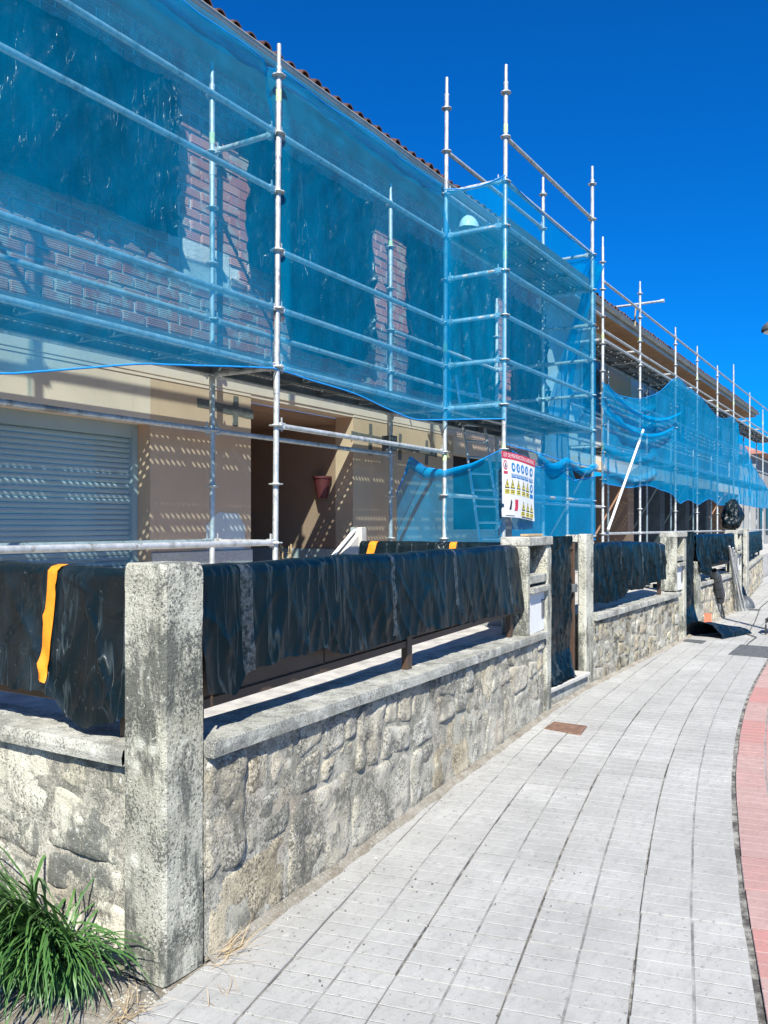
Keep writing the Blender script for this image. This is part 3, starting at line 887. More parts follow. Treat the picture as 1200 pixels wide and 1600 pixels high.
# ------------------------------------------------------------------ railings under the black coverings
def railing(p0, d, n, u0, u1, off, zc, ztop, label, cat_group='brown steel railings under the black sheets'):
    """posts, rails and boarded infill of a low steel fence standing on the coping"""
    q0 = p0 + d*u0 - n*off
    root = thing('railing', (q0.x, q0.y, zc(u0)), label, 'railing', cat_group)
    def bx(name, a0, a1, w0, w1, za, zb):
        b = MB(); b.bbox((a0, w0, 0), (a1, w1, 1), .003)
        b.v = [((p0 + d*v[0] - n*(off+v[1])).x, (p0 + d*v[0] - n*(off+v[1])).y, (za(v[0]) if v[2] < .5 else zb(v[0])) + (v[2] if v[2] < .5 else v[2]-1)) for v in b.v]
        return b.build(name, M['brownmetal'], root)
    L = u1-u0; npost = max(2, int(round(L/2.25))+1)
    for k in range(npost):
        u = lerp(u0+.035, u1-.035, k/(npost-1))
        bx('post', u-.035, u+.035, -.02, .02, lambda x: zc(x)+.002, lambda x: ztop-.02)
    bx('rail', u0+.002, u1, -.014, .014, lambda x: ztop-.52, lambda x: ztop-.48)
    bx('rail', u0+.002, u1, -.014, .014, lambda x: ztop-.07, lambda x: ztop-.03)
    nb = max(2, int(L/.9))
    for k in range(nb):
        a0 = lerp(u0+.04, u1-.04, k/nb)+.006; a1 = lerp(u0+.04, u1-.04, (k+1)/nb)-.006
        bx('board', a0, a1, -.006, .006, lambda x: ztop-.478, lambda x: ztop-.072)
    return root

class Drape:
    """plastic sheet folded over the top of a railing; S(u, v): v=0 back edge, about .2 top, 1 front hem"""
    def __init__(self, p0, d, n, u0, u1, off, ztop, zf, zb, seed, amp=.03, slant=None, half=.045, sag=.012):
        self.__dict__.update(locals())
    def S(self, U, v, lift=0):
        g = self; u = lerp(g.u0, g.u1, U)
        ztop = g.ztop(u) + g.sag*n1(u*1.3, g.seed) + .006*n1(u*6, g.seed)
        if v < .16:
            k = v/.16; o = g.half + .01; z = lerp(g.zb, ztop-.02, k); out = .012*n1(u*5, z*3, g.seed)
            o2 = -o - out
        elif v < .24:
            k = (v-.16)/.08; a = pi*(1-k); o2 = cos(a)*g.half*1.0; z = ztop - .02 + sin(a)*.022
        else:
            k = (v-.24)/.76; hem = g.zf(u) + .03*fbm(u*6, 3, g.seed) + .018*abs(n1(u*23, 1, g.seed)); z = lerp(ztop-.02, hem, k)
            w_ = sheet_noise(u*1.15, z*1.2, g.seed, g.amp)
            # tight gathers radiating from the top fixings
            w_ += g.amp*.10*n1(u*9+z, z*1.4, g.seed+4)*k
            sp_ = 1.15; uk = (math.floor(u/sp_ + .5 + .1*n1(g.seed, 3)))*sp_ + .2*n1(math.floor(u/sp_+.5), g.seed)
            th_ = atan2(u-uk, k*.6+.05)
            w_ += .007*sin((4 + 3*n1(uk, g.seed))*th_ + g.seed)*min(1, k*1.8)*max(0, 1-abs(u-uk)/.42) + .006*n1(u*13 + (z-1)*1.5, z*.8, g.seed+2)*k
            o2 = g.half + .004 + max(-.012, w_*(.35+.65*k)) + .02*k
            if g.slant: u += g.slant*k*U**6
        q = g.p0 + g.d*u - g.n*(g.off) + g.n*(o2 + lift)
        return (q.x, q.y, z)
    def mesh(self, nu, nv):
        b = MB(); b.grid(lambda u, v: self.S(u, v), nu, nv); return b
    def strip(self, Uc, wd, v0, v1, lean=0, lift=.006, n=34, m=3):
        b = MB(); b.grid(lambda a, v: self.S(Uc + (a-.5)*wd + lean*v, lerp(v0, v1, v), lift), m, n); return b

GRP = 'black plastic sheets'
# wall 1 railing
capz1 = lambda u: lerp(.81, .715, u/w1L)
railing(w1p, w1d, w1n, .03, 4.0, .10, capz1, 1.42, 'brown steel railing on the nearest street wall, half showing under black sheet')
zf1 = lambda u: interp([(0, .99), (.14, .95), (.24, .94), (.30, 1.01), (.6, 1.03), (.95, 1.02), (1.2, .97), (2.0, .975), (3.0, .955), (3.4, .945), (3.8, .93)], u)
D1 = Drape(w1p, w1d, w1n, .02, 4.02, .10, lambda u: 1.452, zf1, 1.15, 2.0, .024, slant=.16)
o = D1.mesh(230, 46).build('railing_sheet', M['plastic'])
tag(o, 'long taut black plastic sheet over the railing right of the nearest pillar', 'plastic sheet', GRP)
for Uc, wd, v1 in ((.075, .020, 1.0), (.42, .012, .95), (.655, .012, .8), (.92, .012, .9)):
    D1.strip(Uc, wd, .2, v1).build('tape_strip', M['tape'], o)

# return wall railing and sheet
rp = Vector((2.195, 5.3)); rd = Vector((0, -1)); rn = Vector((-1, 0))
railing(rp, rd, rn, .3, 2.80, .09, lambda u: .80, 1.42, 'brown steel railing on the return wall left of the nearest pillar')
zf2 = lambda u: interp([(0, 1.0), (1.9, .96), (2.25, .94), (2.42, .93), (2.47, .86), (2.62, .835), (2.78, .87), (2.86, .91)], u)
D2 = Drape(rp, rd, rn, .2, 2.865, .09, lambda u: 1.444, zf2, .95, 7.7, .05)
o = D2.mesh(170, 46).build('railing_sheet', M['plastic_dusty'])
tag(o, 'creased dusty black sheet with an orange strap, left of the nearest pillar', 'plastic sheet', GRP)
def strap(dr, Uc, wd, v0, v1, label, lean=0):
    st_ = dr.strip(Uc, wd, v0, v1, lean, .009).build('strap', M['orange'])
    tag(st_, label, 'strap', 'orange straps over the sheets')
# strap at photo x ~ 100: t about 2.91
u_s = 5.3 - 2.905
strap(D2, (u_s-.2)/2.665, .022, .2, .93, 'long orange strap hanging down the near left black sheet', -.012)

# wall 2
capz2 = lambda u: .695
railing(w2p, w2d, w2n, .02, 3.1, .10, capz2, 1.40, 'brown steel railing on the mottled wall beyond the first gate')
zf3 = lambda u: interp([(0, .80), (.5, .78), (1.2, .80), (1.3, .86), (1.9, .84), (2.2, .88), (3.3, .90)], u)
D3 = Drape(w2p, w2d, w2n, .02, 3.15, .09, lambda u: 1.40 + .03*math.sin(u*1.4), zf3, 1.0, 11.2, .055)
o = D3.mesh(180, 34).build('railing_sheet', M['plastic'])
tag(o, 'loosely folded black sheet over the railing of the mottled wall', 'plastic sheet', GRP)
for Uc, wd, v1 in ((.33, .014, .6), (.62, .014, .8), (.9, .014, .9)):
    D3.strip(Uc, wd, .2, v1).build('tape_strip', M['tape'], o)
railing(w3p, w3d, w3n, .02, 3.3, .10, lambda u: .72, 1.42, 'brown steel railing on the yellowish wall behind the leaning tubes')
zf4 = lambda u: interp([(0, .86), (.6, .78), (.9, .95), (1.6, 1.0), (3.4, .97)], u)
D4 = Drape(w3p, w3d, w3n, -.28, 3.35, .06, lambda u: 1.47, zf4, 1.0, 15.1, .075)
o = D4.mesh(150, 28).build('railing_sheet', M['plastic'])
tag(o, 'heavily gathered black sheet above the leaning steel tubes', 'plastic sheet', GRP)
railing(w4p, w4d, w4n, .02, 7.2, .10, lambda u: .75, 1.42, 'brown steel railing on the farthest street wall')
D5 = Drape(w4p, w4d, w4n, .0, 7.3, .08, lambda u: 1.46, lambda u: .93, 1.0, 18.1, .06)
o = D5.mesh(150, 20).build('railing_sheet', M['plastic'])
tag(o, 'farthest black sheet on a railing, at the right edge', 'plastic sheet', GRP)

# dividing fence between the two front gardens, seen over the first sheet
dp = Vector((7.25, 4.75)); dd = Vector((0, -1)); dn = Vector((-1, 0))
root = thing('divider_wall', (7.25, 3.0, .4), 'low rendered wall between the two gardens behind the long sheet', 'wall')
MB().bbox((7.2, 2.95, .40), (7.36, 4.75, .80), .01).build('wall_body', M['greywall'], root)
MB().bbox((7.16, 2.95, .803), (7.40, 4.77, .86), .008).build('coping', M['cap'], root)
railing(dp, dd, dn, .02, 1.75, .06, lambda u: .86, 1.42, 'brown steel railing between the two gardens')
D6 = Drape(dp, dd, dn, .0, 1.75, .06, lambda u: 1.452, lambda u: 1.0, 1.0, 23.1, .05)
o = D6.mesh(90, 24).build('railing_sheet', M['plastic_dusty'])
tag(o, 'pale dusty black sheet on the divider railing, two orange straps over it', 'plastic sheet', GRP)
strap(D6, .10, .05, .12, .9, 'orange strap at the left end of the divider sheet', -.05)
strap(D6, .60, .04, .12, .9, 'orange strap in the middle of the divider sheet')
strap(D6, .93, .05, .12, .9, 'orange strap at the right end of the divider sheet', .03)

# ------------------------------------------------------------------ first house
house = thing('house', (7, 5.6, .42), 'brick and cream house under renovation behind the nearest scaffolding', 'house')
TF = 5.58
def hb(name, a, b_, mat, parent=None, ch=0):
    m_ = MB()
    m_.bbox(a, b_, ch) if ch else m_.box(a, b_)
    return m_.build(name, M[mat], parent or house)
WS0, WS1 = 2.35, 5.255      # shutter opening
hb('wall', (-2.5, TF, .42), (WS0, TF+.25, 2.868), 'tan')
hb('wall', (WS0, TF, .42), (WS1, TF+.25, 1.17), 'tan')
hb('wall', (WS0, TF, 2.475), (WS1, TF+.25, 2.868), 'cream')
hb('wall', (WS1, TF, .42), (6.57, TF+.25, 2.868), 'tan')
hb('plinth', (WS1+.003, TF-.025, .42), (6.57, TF-.002, 1.37), 'granite', ch=.004)
hb('sill', (WS0-.03, TF-.06, 1.172), (WS1-.003, TF+.19, 1.215), 'granite', ch=.004)
hb('reveal', (WS1+.0, TF+.0, 0), (WS1+.001, TF+.001, .001), 'tan') if False else None
hb('wall', (8.39, TF, .42), (10.95, TF+.25, 2.868), 'tan')
hb('wall', (10.95, TF, .42), (12.7, TF+.25, 1.55), 'tan')
hb('wall', (10.95, TF, 2.62), (12.7, TF+.25, 2.868), 'cream')
hb('wall', (12.7, TF, .42), (14.28, TF+.25, 2.868), 'greywall')
hb('plinth', (8.392, TF-.025, .42), (14.28, TF-.002, 1.30), 'granite', ch=.004)
# porch
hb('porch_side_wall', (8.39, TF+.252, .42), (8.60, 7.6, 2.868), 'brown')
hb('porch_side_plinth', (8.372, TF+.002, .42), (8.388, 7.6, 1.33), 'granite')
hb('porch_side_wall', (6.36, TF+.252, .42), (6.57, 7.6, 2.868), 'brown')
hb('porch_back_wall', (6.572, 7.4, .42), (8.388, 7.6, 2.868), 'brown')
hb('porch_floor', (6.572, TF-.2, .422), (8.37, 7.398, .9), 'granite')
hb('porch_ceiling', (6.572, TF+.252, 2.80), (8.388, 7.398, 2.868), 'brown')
hb('lintel', (6.57, TF, 2.70+.17), (8.39, TF+.25, 2.9), 'cream')
dr = hb('door', (6.9, 7.34, .9), (7.8, 7.395, 2.65), 'brownmetal', ch=.01)
# floor band and upper storey
hb('floor_band', (-2.5, TF-.012, 2.902), (14.28, TF+.25, 3.10), 'cream', ch=.004)
hb('floor_band', (-2.5, TF-.006, 2.872), (6.568, TF+.25, 2.899), 'cream')
hb('floor_band', (8.392, TF-.006, 2.872), (14.28, TF+.25, 2.899), 'cream')
hb('upper_wall', (-2.5, TF+.012, 3.102), (14.28, TF+.3, 6.0), 'brickmortar')
hb('plaster_patch', (5.62, TF-.004, 3.86), (6.25, TF+.011, 4.18), 'brickmortar')
# window cavities in the upper wall (dark, behind the sheets)
for x0, x1 in ((3.3, 5.0), (6.6, 8.3), (9.7, 11.6), (12.8, 13.9)):
    wdw = hb('window', (x0, TF-.008, 4.2), (x1, TF+.010, 5.2), 'glass')
    hb('frame', (x0+.5*(x1-x0)-.03, TF-.02, 4.2), (x0+.5*(x1-x0)+.03, TF-.009, 5.2), 'whitepaint', wdw)
hb('window', (10.96, TF+.12, 1.55), (12.69, TF+.15, 2.62), 'dark')
# bricks: the 280 in view are parts, the rest one mesh
BL, BH = .262, .098
bm_ = MB(); bm_.bbox((-.121, 0, -.041), (.121, .03, .041), .005)
brick_me = mesh_of(bm_, 'brick', M['brick'])
stuff = MB(); nb_ = 0
cand = []
row_ = 0; z = 3.155
while z < 5.95:
    x = 2.2 + (BL/2 if row_ % 2 else 0)
    while x < 14.2:
        if not (5.50 < x < 6.30 and 3.84 < z < 4.20):
            vis = 0
            for (a, c, zz0, zz1) in ((3.0, 7.3, 3.1, 4.25), (5.40, 6.35, 4.0, 5.5), (7.3, 9.4, 3.1, 3.5), (8.45, 9.35, 3.4, 5.1), (12.0, 12.7, 3.4, 5.0)):
                if a < x < c and zz0 < z < zz1: vis = 1
            cand.append((x, z, vis))
        x += BL
    z += BH; row_ += 1
vis_b = sorted([c for c in cand if c[2]], key=lambda c: c[0])[:290]
vs_set = set((c[0], c[1]) for c in vis_b)
for (x, z, v_) in cand:
    jx, jz, jd = random.uniform(-.006, .006), random.uniform(-.005, .005), random.uniform(-.006, .004)
    if (x, z) in vs_set:
        inst(brick_me, 'brick', (x+jx, TF+jd-.004, z+jz), house, (0, random.uniform(-.012, .012), 0), (random.uniform(.95, 1.02), 1, random.uniform(.9, 1.04)))
    else:
        stuff.box((x-.121+jx, TF+jd, z-.041), (x+.121+jx, TF+.015, z+.041))
stuff.build('brickwork', M['brick'], house, kind='stuff')

# roller shutter
ap = hb('roller_shutter', (WS0, TF+.16, 2.36), (WS1-.06, TF+.24, 2.475), 'shutter')
hb('shutter_guide', (WS1-.06, TF+.15, 1.216), (WS1-.002, TF+.24, 2.475), 'shutter', ap)
sl = MB()
prof = [(0, 0), (-.010, .006), (-.013, .020), (-.010, .034), (-.002, .040), (0, .043)]
for x in (WS0, WS1-.062):
    pass
vs = [(x, TF+.20+p[0], p[1]) for x in (WS0, WS1-.062) for p in prof]
sl.add(vs, [(i, i+6, i+7, i+1) for i in range(5)])
slat_me = mesh_of(sl, 'slat', M['shutter'])
z = 1.217
while z < 2.352:
    inst(slat_me, 'slat', (0, 0, z), ap); z += .044

# cement patches chased into the render
def blob(name, pts, t, parent, mat, th=.004, seed=1):
    b = MB(); N = len(pts)
    P = []
    for i in range(N):
        a = Vector(pts[i]); c = Vector(pts[(i+1) % N])
        for k in range(6):
            q = a.lerp(c, k/6); P.append((q.x + .012*n1(q.x*25, q.y*25, seed), q.y + .012*n1(q.x*25+9, q.y*25, seed)))
    n_ = len(P)
    b.add([(p[0], t-th, p[1]) for p in P] + [(p[0], t+.002, p[1]) for p in P], [tuple(range(n_))[::-1]] + [(i, (i+1) % n_, n_+(i+1) % n_, n_+i) for i in range(n_)])
    return b.build(name, M[mat], parent)
def cross(cx, cz, w_, h_, seed, hx=.5):
    blob('cement_patch', [(cx-w_*hx, cz-.03), (cx+w_*(1-hx), cz-.06), (cx+w_*(1-hx), cz+.03), (cx-w_*hx, cz+.045)], TF, house, 'cement', .0045, seed)
    blob('cement_patch', [(cx-.03, cz-h_*.6), (cx+.045, cz-h_*.6), (cx+.05, cz+h_*.5), (cx-.015, cz+h_*.5)], TF, house, 'cement', .0062, seed+3)
cross(6.33, 2.72, .78, .26, 2, .65)
cross(8.75, 2.66, .8, .34, 5)
cross(9.45, 2.62, .7, .30, 8)
cross(10.15, 2.60, .6, .30, 9)
blob('repair_patch', [(5.95, 1.375), (6.47, 1.375), (6.48, 1.60), (6.38, 1.72), (6.1, 1.73), (5.93, 1.6)], TF, house, 'whitewall', .003, 3)
# wall pot in the porch
root = thing('wall_planter', (8.3, 6.05, 2.02), 'small red pot fixed to the brown porch wall', 'planter')
b = MB(); b.tube((8.29, 5.95, 1.93), (8.29, 5.95, 2.16), .06, 12, .105); b.build('pot', M['redpot'], root)
b = MB(); b.tube((8.29, 5.95, 2.16), (8.29, 5.95, 2.185), .115, 12); b.build('rim', M['redpot'], root)

# roof of the first house
GT, GZ = 5.20, 6.035
def make_roof(parent, s0, s1, gt, gz, wall_t, soffit_mat, pitch=.36, gmat='gutter', ntile=300, tile_r=.068, step=.20):
    roof = MB().add([(s0, gt-.02, gz+.02), (s1, gt-.02, gz+.02), (s1, gt+4.5, gz+.02+4.5*pitch), (s0, gt+4.5, gz+.02+4.5*pitch),
                     (s0, gt-.02, gz-.03), (s1, gt-.02, gz-.03), (s1, gt+4.5, gz-.08+4.5*pitch), (s0, gt+4.5, gz-.08+4.5*pitch)],
                    [(0,1,2,3),(7,6,5,4),(0,4,5,1),(1,5,6,2),(3,7,4,0)]).build('roof', M['tile'], parent)
    MB().box((s0, gt+.06, gz-.15), (s1, wall_t+.1, gz-.105)).build('soffit', M[soffit_mat], roof)
    MB().box((s0, gt+.03, gz-.16), (s1, gt+.058, gz-.031)).build('fascia', M['gutter'] if soffit_mat != 'soffit' else M['gutter'], roof)
    g = MB()
    g.grid(lambda u, v: (lerp(s0, s1, u), gt - .03 + .06*cos(pi + pi*v)*1.0, gz - .02 - .065*sin(pi*v)), 20, 10)
    g.build('gutter', M[gmat], roof)
    MB().tube((s0, gt-.09, gz-.02), (s1, gt-.09, gz-.02), .009, 6).build('gutter_bead', M[gmat], roof)
    tb = MB()      # barrel tile, open underneath
    N = 8; L = .42
    for (y0, r0, y1, r1) in ((0, tile_r, L, tile_r*.8),):
        vs = []
        for (y, r, rr) in ((y0, r0, 1), (y1, r1, 1), (y0, r0-.014, 1), (y1, r1-.014, 1)):
            for i in range(N+1):
                a = pi*i/N
                vs.append((r*cos(a), y, r*sin(a) + y*pitch))
        m_ = N+1
        fs = [(i, i+1, m_+i+1, m_+i) for i in range(N)] + [(2*m_+i+1, 2*m_+i, 3*m_+i, 3*m_+i+1) for i in range(N)]
        fs += [(i+1, i, 2*m_+i, 2*m_+i+1) for i in range(N)]
        tb.add(vs, fs, False)
    me = mesh_of(tb, 'roof_tile', M['tile'])
    x = s0 + .1; k = 0; more = MB()
    while x < s1:
        inst(me, 'roof_tile', (x+random.uniform(-.008, .008), gt-.045+random.uniform(-.015, .015), gz+.018+random.uniform(-.004, .006)), roof, (random.uniform(-.02, .02), random.uniform(-.03, .03), random.uniform(-.03, .03)))
        for r in range(1, 6):
            more.add([(v[0]+x, v[1]+gt-.075+r*.34, v[2]+gz+.035+r*.34*pitch) for v in tb.v[:2*(N+1)]], tb.f[:N])
        x += step; k += 1
    more.build('upper_tiles', M['tile'], roof, kind='stuff')
    return roof
make_roof(house, .0, 14.4, GT, GZ, TF, 'greywall')
tag(MB().box((0, 0, 0), (.01, .01, .01)).build('x', M['dark']), 'x', 'x') if False else None

# sheets hung over the upper windows
def hung(name, s0, s1, z0, z1, seed, label, amp=.06, mat='plastic_window', t0=TF-.07, nu=120, nv=100, lf=None, bf=None, parent=None):
    def f(u, v):
        zb = z0 if bf is None else bf(lerp(s0, s1, u))
        x = lerp(s0, s1, u); z = lerp(z1, zb, v)
        xe = x + (.05*fbm(v*5, seed) + .03*n1(v*14, seed+2))*(abs(u-.5)*2)**2 * (1 if u > .5 else -1)
        curl = .12*max(0, (abs(u-.5)*2-.86)/.14)**2*(.5+.8*max(0, n1(v*4, seed, 5)))
        y = t0 - .01 - abs(sheet_noise(x*1.1, z, seed, amp*1.7, 2.2, 1.0)) - .05*abs(fbm(x*4+z, z*1.6, seed+4, 3)) - curl - .05*v*abs(n1(u*4, v*2, seed))
        zz = z + (.05*fbm(u*6, seed, 3) + .02*n1(u*25, seed))*v**3 + .03*n1(u*8, seed, 9)*(1-v)**3
        return (xe, y, zz)
    b = MB(); b.grid(f, nu, nv)
    return tag(b.build(name, M[mat], parent), label, 'plastic sheet', GRP)
hung('window_sheet', 2.3, 5.42, 4.10, 5.42, 1.3, 'large black sheet on the brick wall at the top left of the picture')
hung('window_sheet', 6.30, 8.58, 3.4, 5.42, 4.4, 'black sheet on the brick wall between the two leftmost back poles',
     bf=lambda x: interp([(6.2, 4.2), (6.9, 4.0), (7.1, 3.45), (8.3, 3.4), (8.6, 3.7)], x))
hung('window_sheet', 9.35, 12.05, 3.35, 5.32, 6.4, 'pleated black sheet with bright folds seen left of the corner tower', .09)
hung('window_sheet', 12.75, 14.15, 3.3, 5.25, 8.8, 'black sheet with torn strips seen through the netted tower', .09, nu=50)

# ------------------------------------------------------------------ second, long building
b2 = thing('terraced_house', (15, 5.8, .42), 'long white and tan terrace with brown soffit behind the far scaffolding', 'house')
T2 = 5.76; S2A, S2B = 14.3, 35.2
def h2(name, a, b_, mat, parent=None, ch=0):
    m_ = MB(); (m_.bbox(a, b_, ch) if ch else m_.box(a, b_)); return m_.build(name, M[mat], parent or b2)
segs = [(14.3, 16.6, 'whitewall'), (16.6, 18.6, 'whitewall'), (18.6, 20.6, 'tan'), (20.6, 24, 'whitewall'), (24, 27.5, 'whitewall'), (27.5, 29.5, 'tan'), (29.5, 35.2, 'whitewall')]
for a, c, mt in segs:
    h2('upper_wall', (a+.002, T2, 3.0), (c-.002, T2+.25, 5.9), mt)
h2('floor_band', (S2A, T2-.02, 2.80), (S2B, T2+.25, 2.998), 'cream')
xs_ = S2A
k = 0
while xs_ < S2B - .5:
    h2('pier', (xs_, T2-.006, .42), (xs_+.5, T2+2.3, 2.797), 'shaded' if k % 4 != 2 else 'brown')
    dep = T2 + (1.8 if k % 2 == 0 else .9)
    h2('recess_wall', (xs_+.502, dep, .42), (min(S2B, xs_+3.0), dep+.1, 2.797), 'shaded')
    wv_ = h2('window', (xs_+1.1, dep-.05, 1.0), (xs_+2.2, dep-.003, 2.4), 'glass')
    h2('frame', (xs_+1.6, dep-.07, 1.0), (xs_+1.66, dep-.052, 2.4), 'whitepaint', wv_)
    xs_ += 3.0; k += 1
for x in (17.0, 21.6, 25.0, 30.6, 33.2):
    wv_ = h2('window', (x, T2-.012, 3.9), (x+1.2, T2-.002, 5.1), 'glass')
    for (a, c, zz0, zz1) in ((x-.06, x, 3.84, 5.16), (x+1.2, x+1.26, 3.84, 5.16), (x+.002, x+1.198, 5.102, 5.16), (x+.002, x+1.198, 3.84, 3.898), (x+.57, x+.63, 3.902, 5.098)):
        h2('frame', (a, T2-.035, zz0), (c, T2-.013, zz1), 'whitepaint', wv_)
make_roof(b2, 14.6, S2B, 5.10, 5.87, T2, 'soffit', gmat='gutter', tile_r=.062, step=.225)
h2('gable_wall', (S2B+.002, T2+.02, .42), (S2B+.2, 9.0, 5.8), 'greywall')

# houses beyond
def far_house(s0, s1, t0, t1, zt, label, wall='whitewall'):
    r = thing('distant_house', (s0, t0, 0), label, 'house', 'distant houses beyond the terrace')
    MB().box((s0, t0, 0), (s1, t1, zt)).build('wall', M[wall], r)
    rf = MB().add([(s0-.4, t0-.5, zt), (s1+.4, t0-.5, zt), (s1+.4, (t0+t1)/2, zt+1.6), (s0-.4, (t0+t1)/2, zt+1.6), (s1+.4, t1+.5, zt), (s0-.4, t1+.5, zt)],
                  [(0,1,2,3), (3,2,4,5), (0,3,5), (1,4,2), (0,5,4,1)]).build('roof', M['brick'], r)
    MB().box((s0+1, (t0+t1)/2-.3, zt+1.0), (s0+1.6, (t0+t1)/2+.3, zt+2.2)).build('chimney', M['whitewall'], rf)
    x = s0 + .8
    while x < s1-1.2:
        for zz in (1.2, 3.9):
            if zz+1.3 < zt: MB().box((x, t0-.04, zz), (x+1.0, t0-.002, zz+1.3)).build('window', M['glass'], r)
        x += 2.2
    y = t0+.8
    while y < t1-1.2:
        for zz in (1.2, 3.9):
            if zz+1.3 < zt: MB().box((s0-.04, y, zz), (s0-.002, y+1.0, zz+1.3)).build('window', M['glass'], r)
        y += 2.2
far_house(44, 54, 6.4, 13, 5.0, 'grey house with red roof beyond the end of the terrace', 'greywall')
far_house(60, 74, 8.6, 17, 6.0, 'farther house with red roof behind the grey one', 'brown')

# ------------------------------------------------------------------ scaffolding
TR = .0242
ZK = [1.46 + .495*k for k in range(-2, 11)]
ros_b = MB()
for k in range(8):
    a0, a1 = 2*pi*k/8, 2*pi*(k+1)/8
def rosette_mb():
    b = MB(); N = 16
    vs = []
    for (r, z) in ((.026, -.012), (.031, -.012), (.034, -.005), (.060, -.005), (.062, 0), (.060, .005), (.034, .005), (.031, .012), (.026, .012)):
        for i in range(N):
            rr = r * (1 - (.10 if (i % 4 == 2 and r > .05) else 0)); a = 2*pi*i/N
            vs.append((rr*cos(a), rr*sin(a), z))
    b.add(vs, [(j*N+i, j*N+(i+1) % N, (j+1)*N+(i+1) % N, (j+1)*N+i) for j in range(8) for i in range(N)])
    return b
ros_me = mesh_of(rosette_mb(), 'rosette', M['steel'])
wb = MB(); wb.bbox((.026, -.018, -.028), (.105, .018, .030), .006); wb.box((.060, -.004, -.045), (.072, .004, .075))
wedge_me = mesh_of(wb, 'wedge_head', M['steel'])

def standard(root, s, t, ztop, z0=.70, lean=(0, 0), band=None, rosettes=True, zmin=1.0):
    b = MB()
    zt = ztop - .20
    def ax(z): return Vector((s + lean[0]*(z-3), t + lean[1]*(z-3), z))
    b.tube(ax(z0+.1), ax(zt), TR, 12)
    b.tube(ax(zt), ax(ztop), .0185, 10)
    for zj in (2.72, 4.72):
        if zj < zt: b.tube(ax(zj), ax(zj+.2), .0275, 12)
    b.tube(ax(zt-.02), ax(zt+.012), .0265, 12)
    o = b.build('standard', M['steel'], root)
    j = MB(); j.tube(ax(z0), ax(z0+.32), .019, 8); j.box((s-.07, t-.07, z0), (s+.07, t+.07, z0+.008)); j.build('base_jack', M['steel'], root)
    if rosettes:
        for z in ZK:
            if zmin < z < zt + .02:
                p = ax(z); inst(ros_me, 'rosette', p, o, (0, 0, random.uniform(0, 1.5)))
    if band:
        for zb in band:
            c_ = MB(); c_.tube(ax(zb), ax(zb+.10), TR+.0012, 12); c_.build('paint_band', M['steelgreen'], o)
    return o

def ledger(root, p, q, name='ledger', r=TR, heads=True):
    p = Vector(p); q = Vector(q); d = (q-p).normalized()
    b = MB(); b.tube(p + d*.08, q - d*.08, r, 10)
    o = b.build(name, M['steel'], root)
    if heads:
        a = atan2(d.y, d.x)
        inst(wedge_me, 'wedge_head', p, o, (0, 0, a)); inst(wedge_me, 'wedge_head', q, o, (0, 0, a+pi))
    return o

def plank_me(L):
    b = MB(); w2 = .155
    b.add([(-L/2, -w2, 0), (L/2, -w2, 0), (L/2, w2, 0), (-L/2, w2, 0)], [(0,1,2,3)])
    return mesh_of(b, 'plank_sheet', M['perf'])
def deck_plank(root, s0, s1, t, z, perf=True):
    """steel deck plank: punched sheet with folded side flanges, end hooks"""
    L = s1-s0-.06; b = MB()
    cx = (s0+s1)/2
    for sg in (-1, 1):
        b.box((-L/2, sg*.157-.0015, -.062), (L/2, sg*.157+.0015, .002)); b.box((-L/2, sg*.157-(.02 if sg > 0 else 0), -.064), (L/2, sg*.157+(.02 if sg < 0 else 0), -.061))
    for x in (-L/2, -L/4, 0, L/4, L/2-.04):
        b.box((x, -.154, -.05), (x+.035, .154, -.004))
    o = b.build('deck_plank', M['plank'], root)
    o.location = Vector(o.location) + Vector((cx, t, z)); adopt(o, root)
    s_ = inst(PL[round(L, 2)] if round(L, 2) in PL else PL.setdefault(round(L, 2), plank_me(L)), 'punched_sheet', (cx, t, z), o)
    return o
PL = {}

sA = thing('scaffolding', (5.75, 4.6, .42), 'nearest run of scaffolding in front of the brick house', 'scaffold', 'scaffolding along the street')
FT, BT = 4.6, 5.33
SA_ = [-.39, 2.68, 5.75, 8.82]
standard(sA, -.39, FT, 5.67); standard(sA, -.39, BT, 5.7); standard(sA, 2.68, FT, 5.67); standard(sA, 2.68, BT, 5.7)
standard(sA, 5.75, FT, 5.69, lean=(.012, 0), band=(4.85, 5.2), z0=.70)
standard(sA, 5.75, BT, 5.72, band=(5.0,))
standard(sA, 8.82, FT, 6.77, lean=(.012, 0), band=(3.6, 2.35))
standard(sA, 8.82, BT, 5.68, band=(4.9,))
Z = {k: 1.46 + .495*k for k in range(-1, 11)}     # 0:1.46 2:2.45 3:2.95 4:3.44 5:3.94 6:4.43 7:4.93 8:5.42 9:5.92
for i in range(3):
    a, c = SA_[i], SA_[i+1]
    for k in ((3, 4, 6, 7) if i < 2 else (2, 3, 4, 5, 7)):
        ledger(sA, (a, FT, Z[k]), (c, FT, Z[k]), 'ledger' if k == 3 else 'guard_rail')
    for k in (3, 4): ledger(sA, (a, BT, Z[k]), (c, BT, Z[k]), 'ledger' if k == 3 else 'guard_rail')
    if i > 0: ledger(sA, (a, BT, Z[2]), (c, BT, Z[2]), 'ledger')
    if i < 2:
        ledger(sA, (a, FT, Z[0]), (c, FT, Z[0]), 'ledger'); ledger(sA, (a, BT, Z[0]), (c, BT, Z[0]), 'ledger')
    for tt in (4.785, 5.125):
        deck_plank(sA, a, c, tt, Z[3]+.055)
for x in SA_:
    for k in (3, 0, 7) if x < 8 else (3,):
        ledger(sA, (x, FT, Z[k]), (x, BT, Z[k]), 'transom')
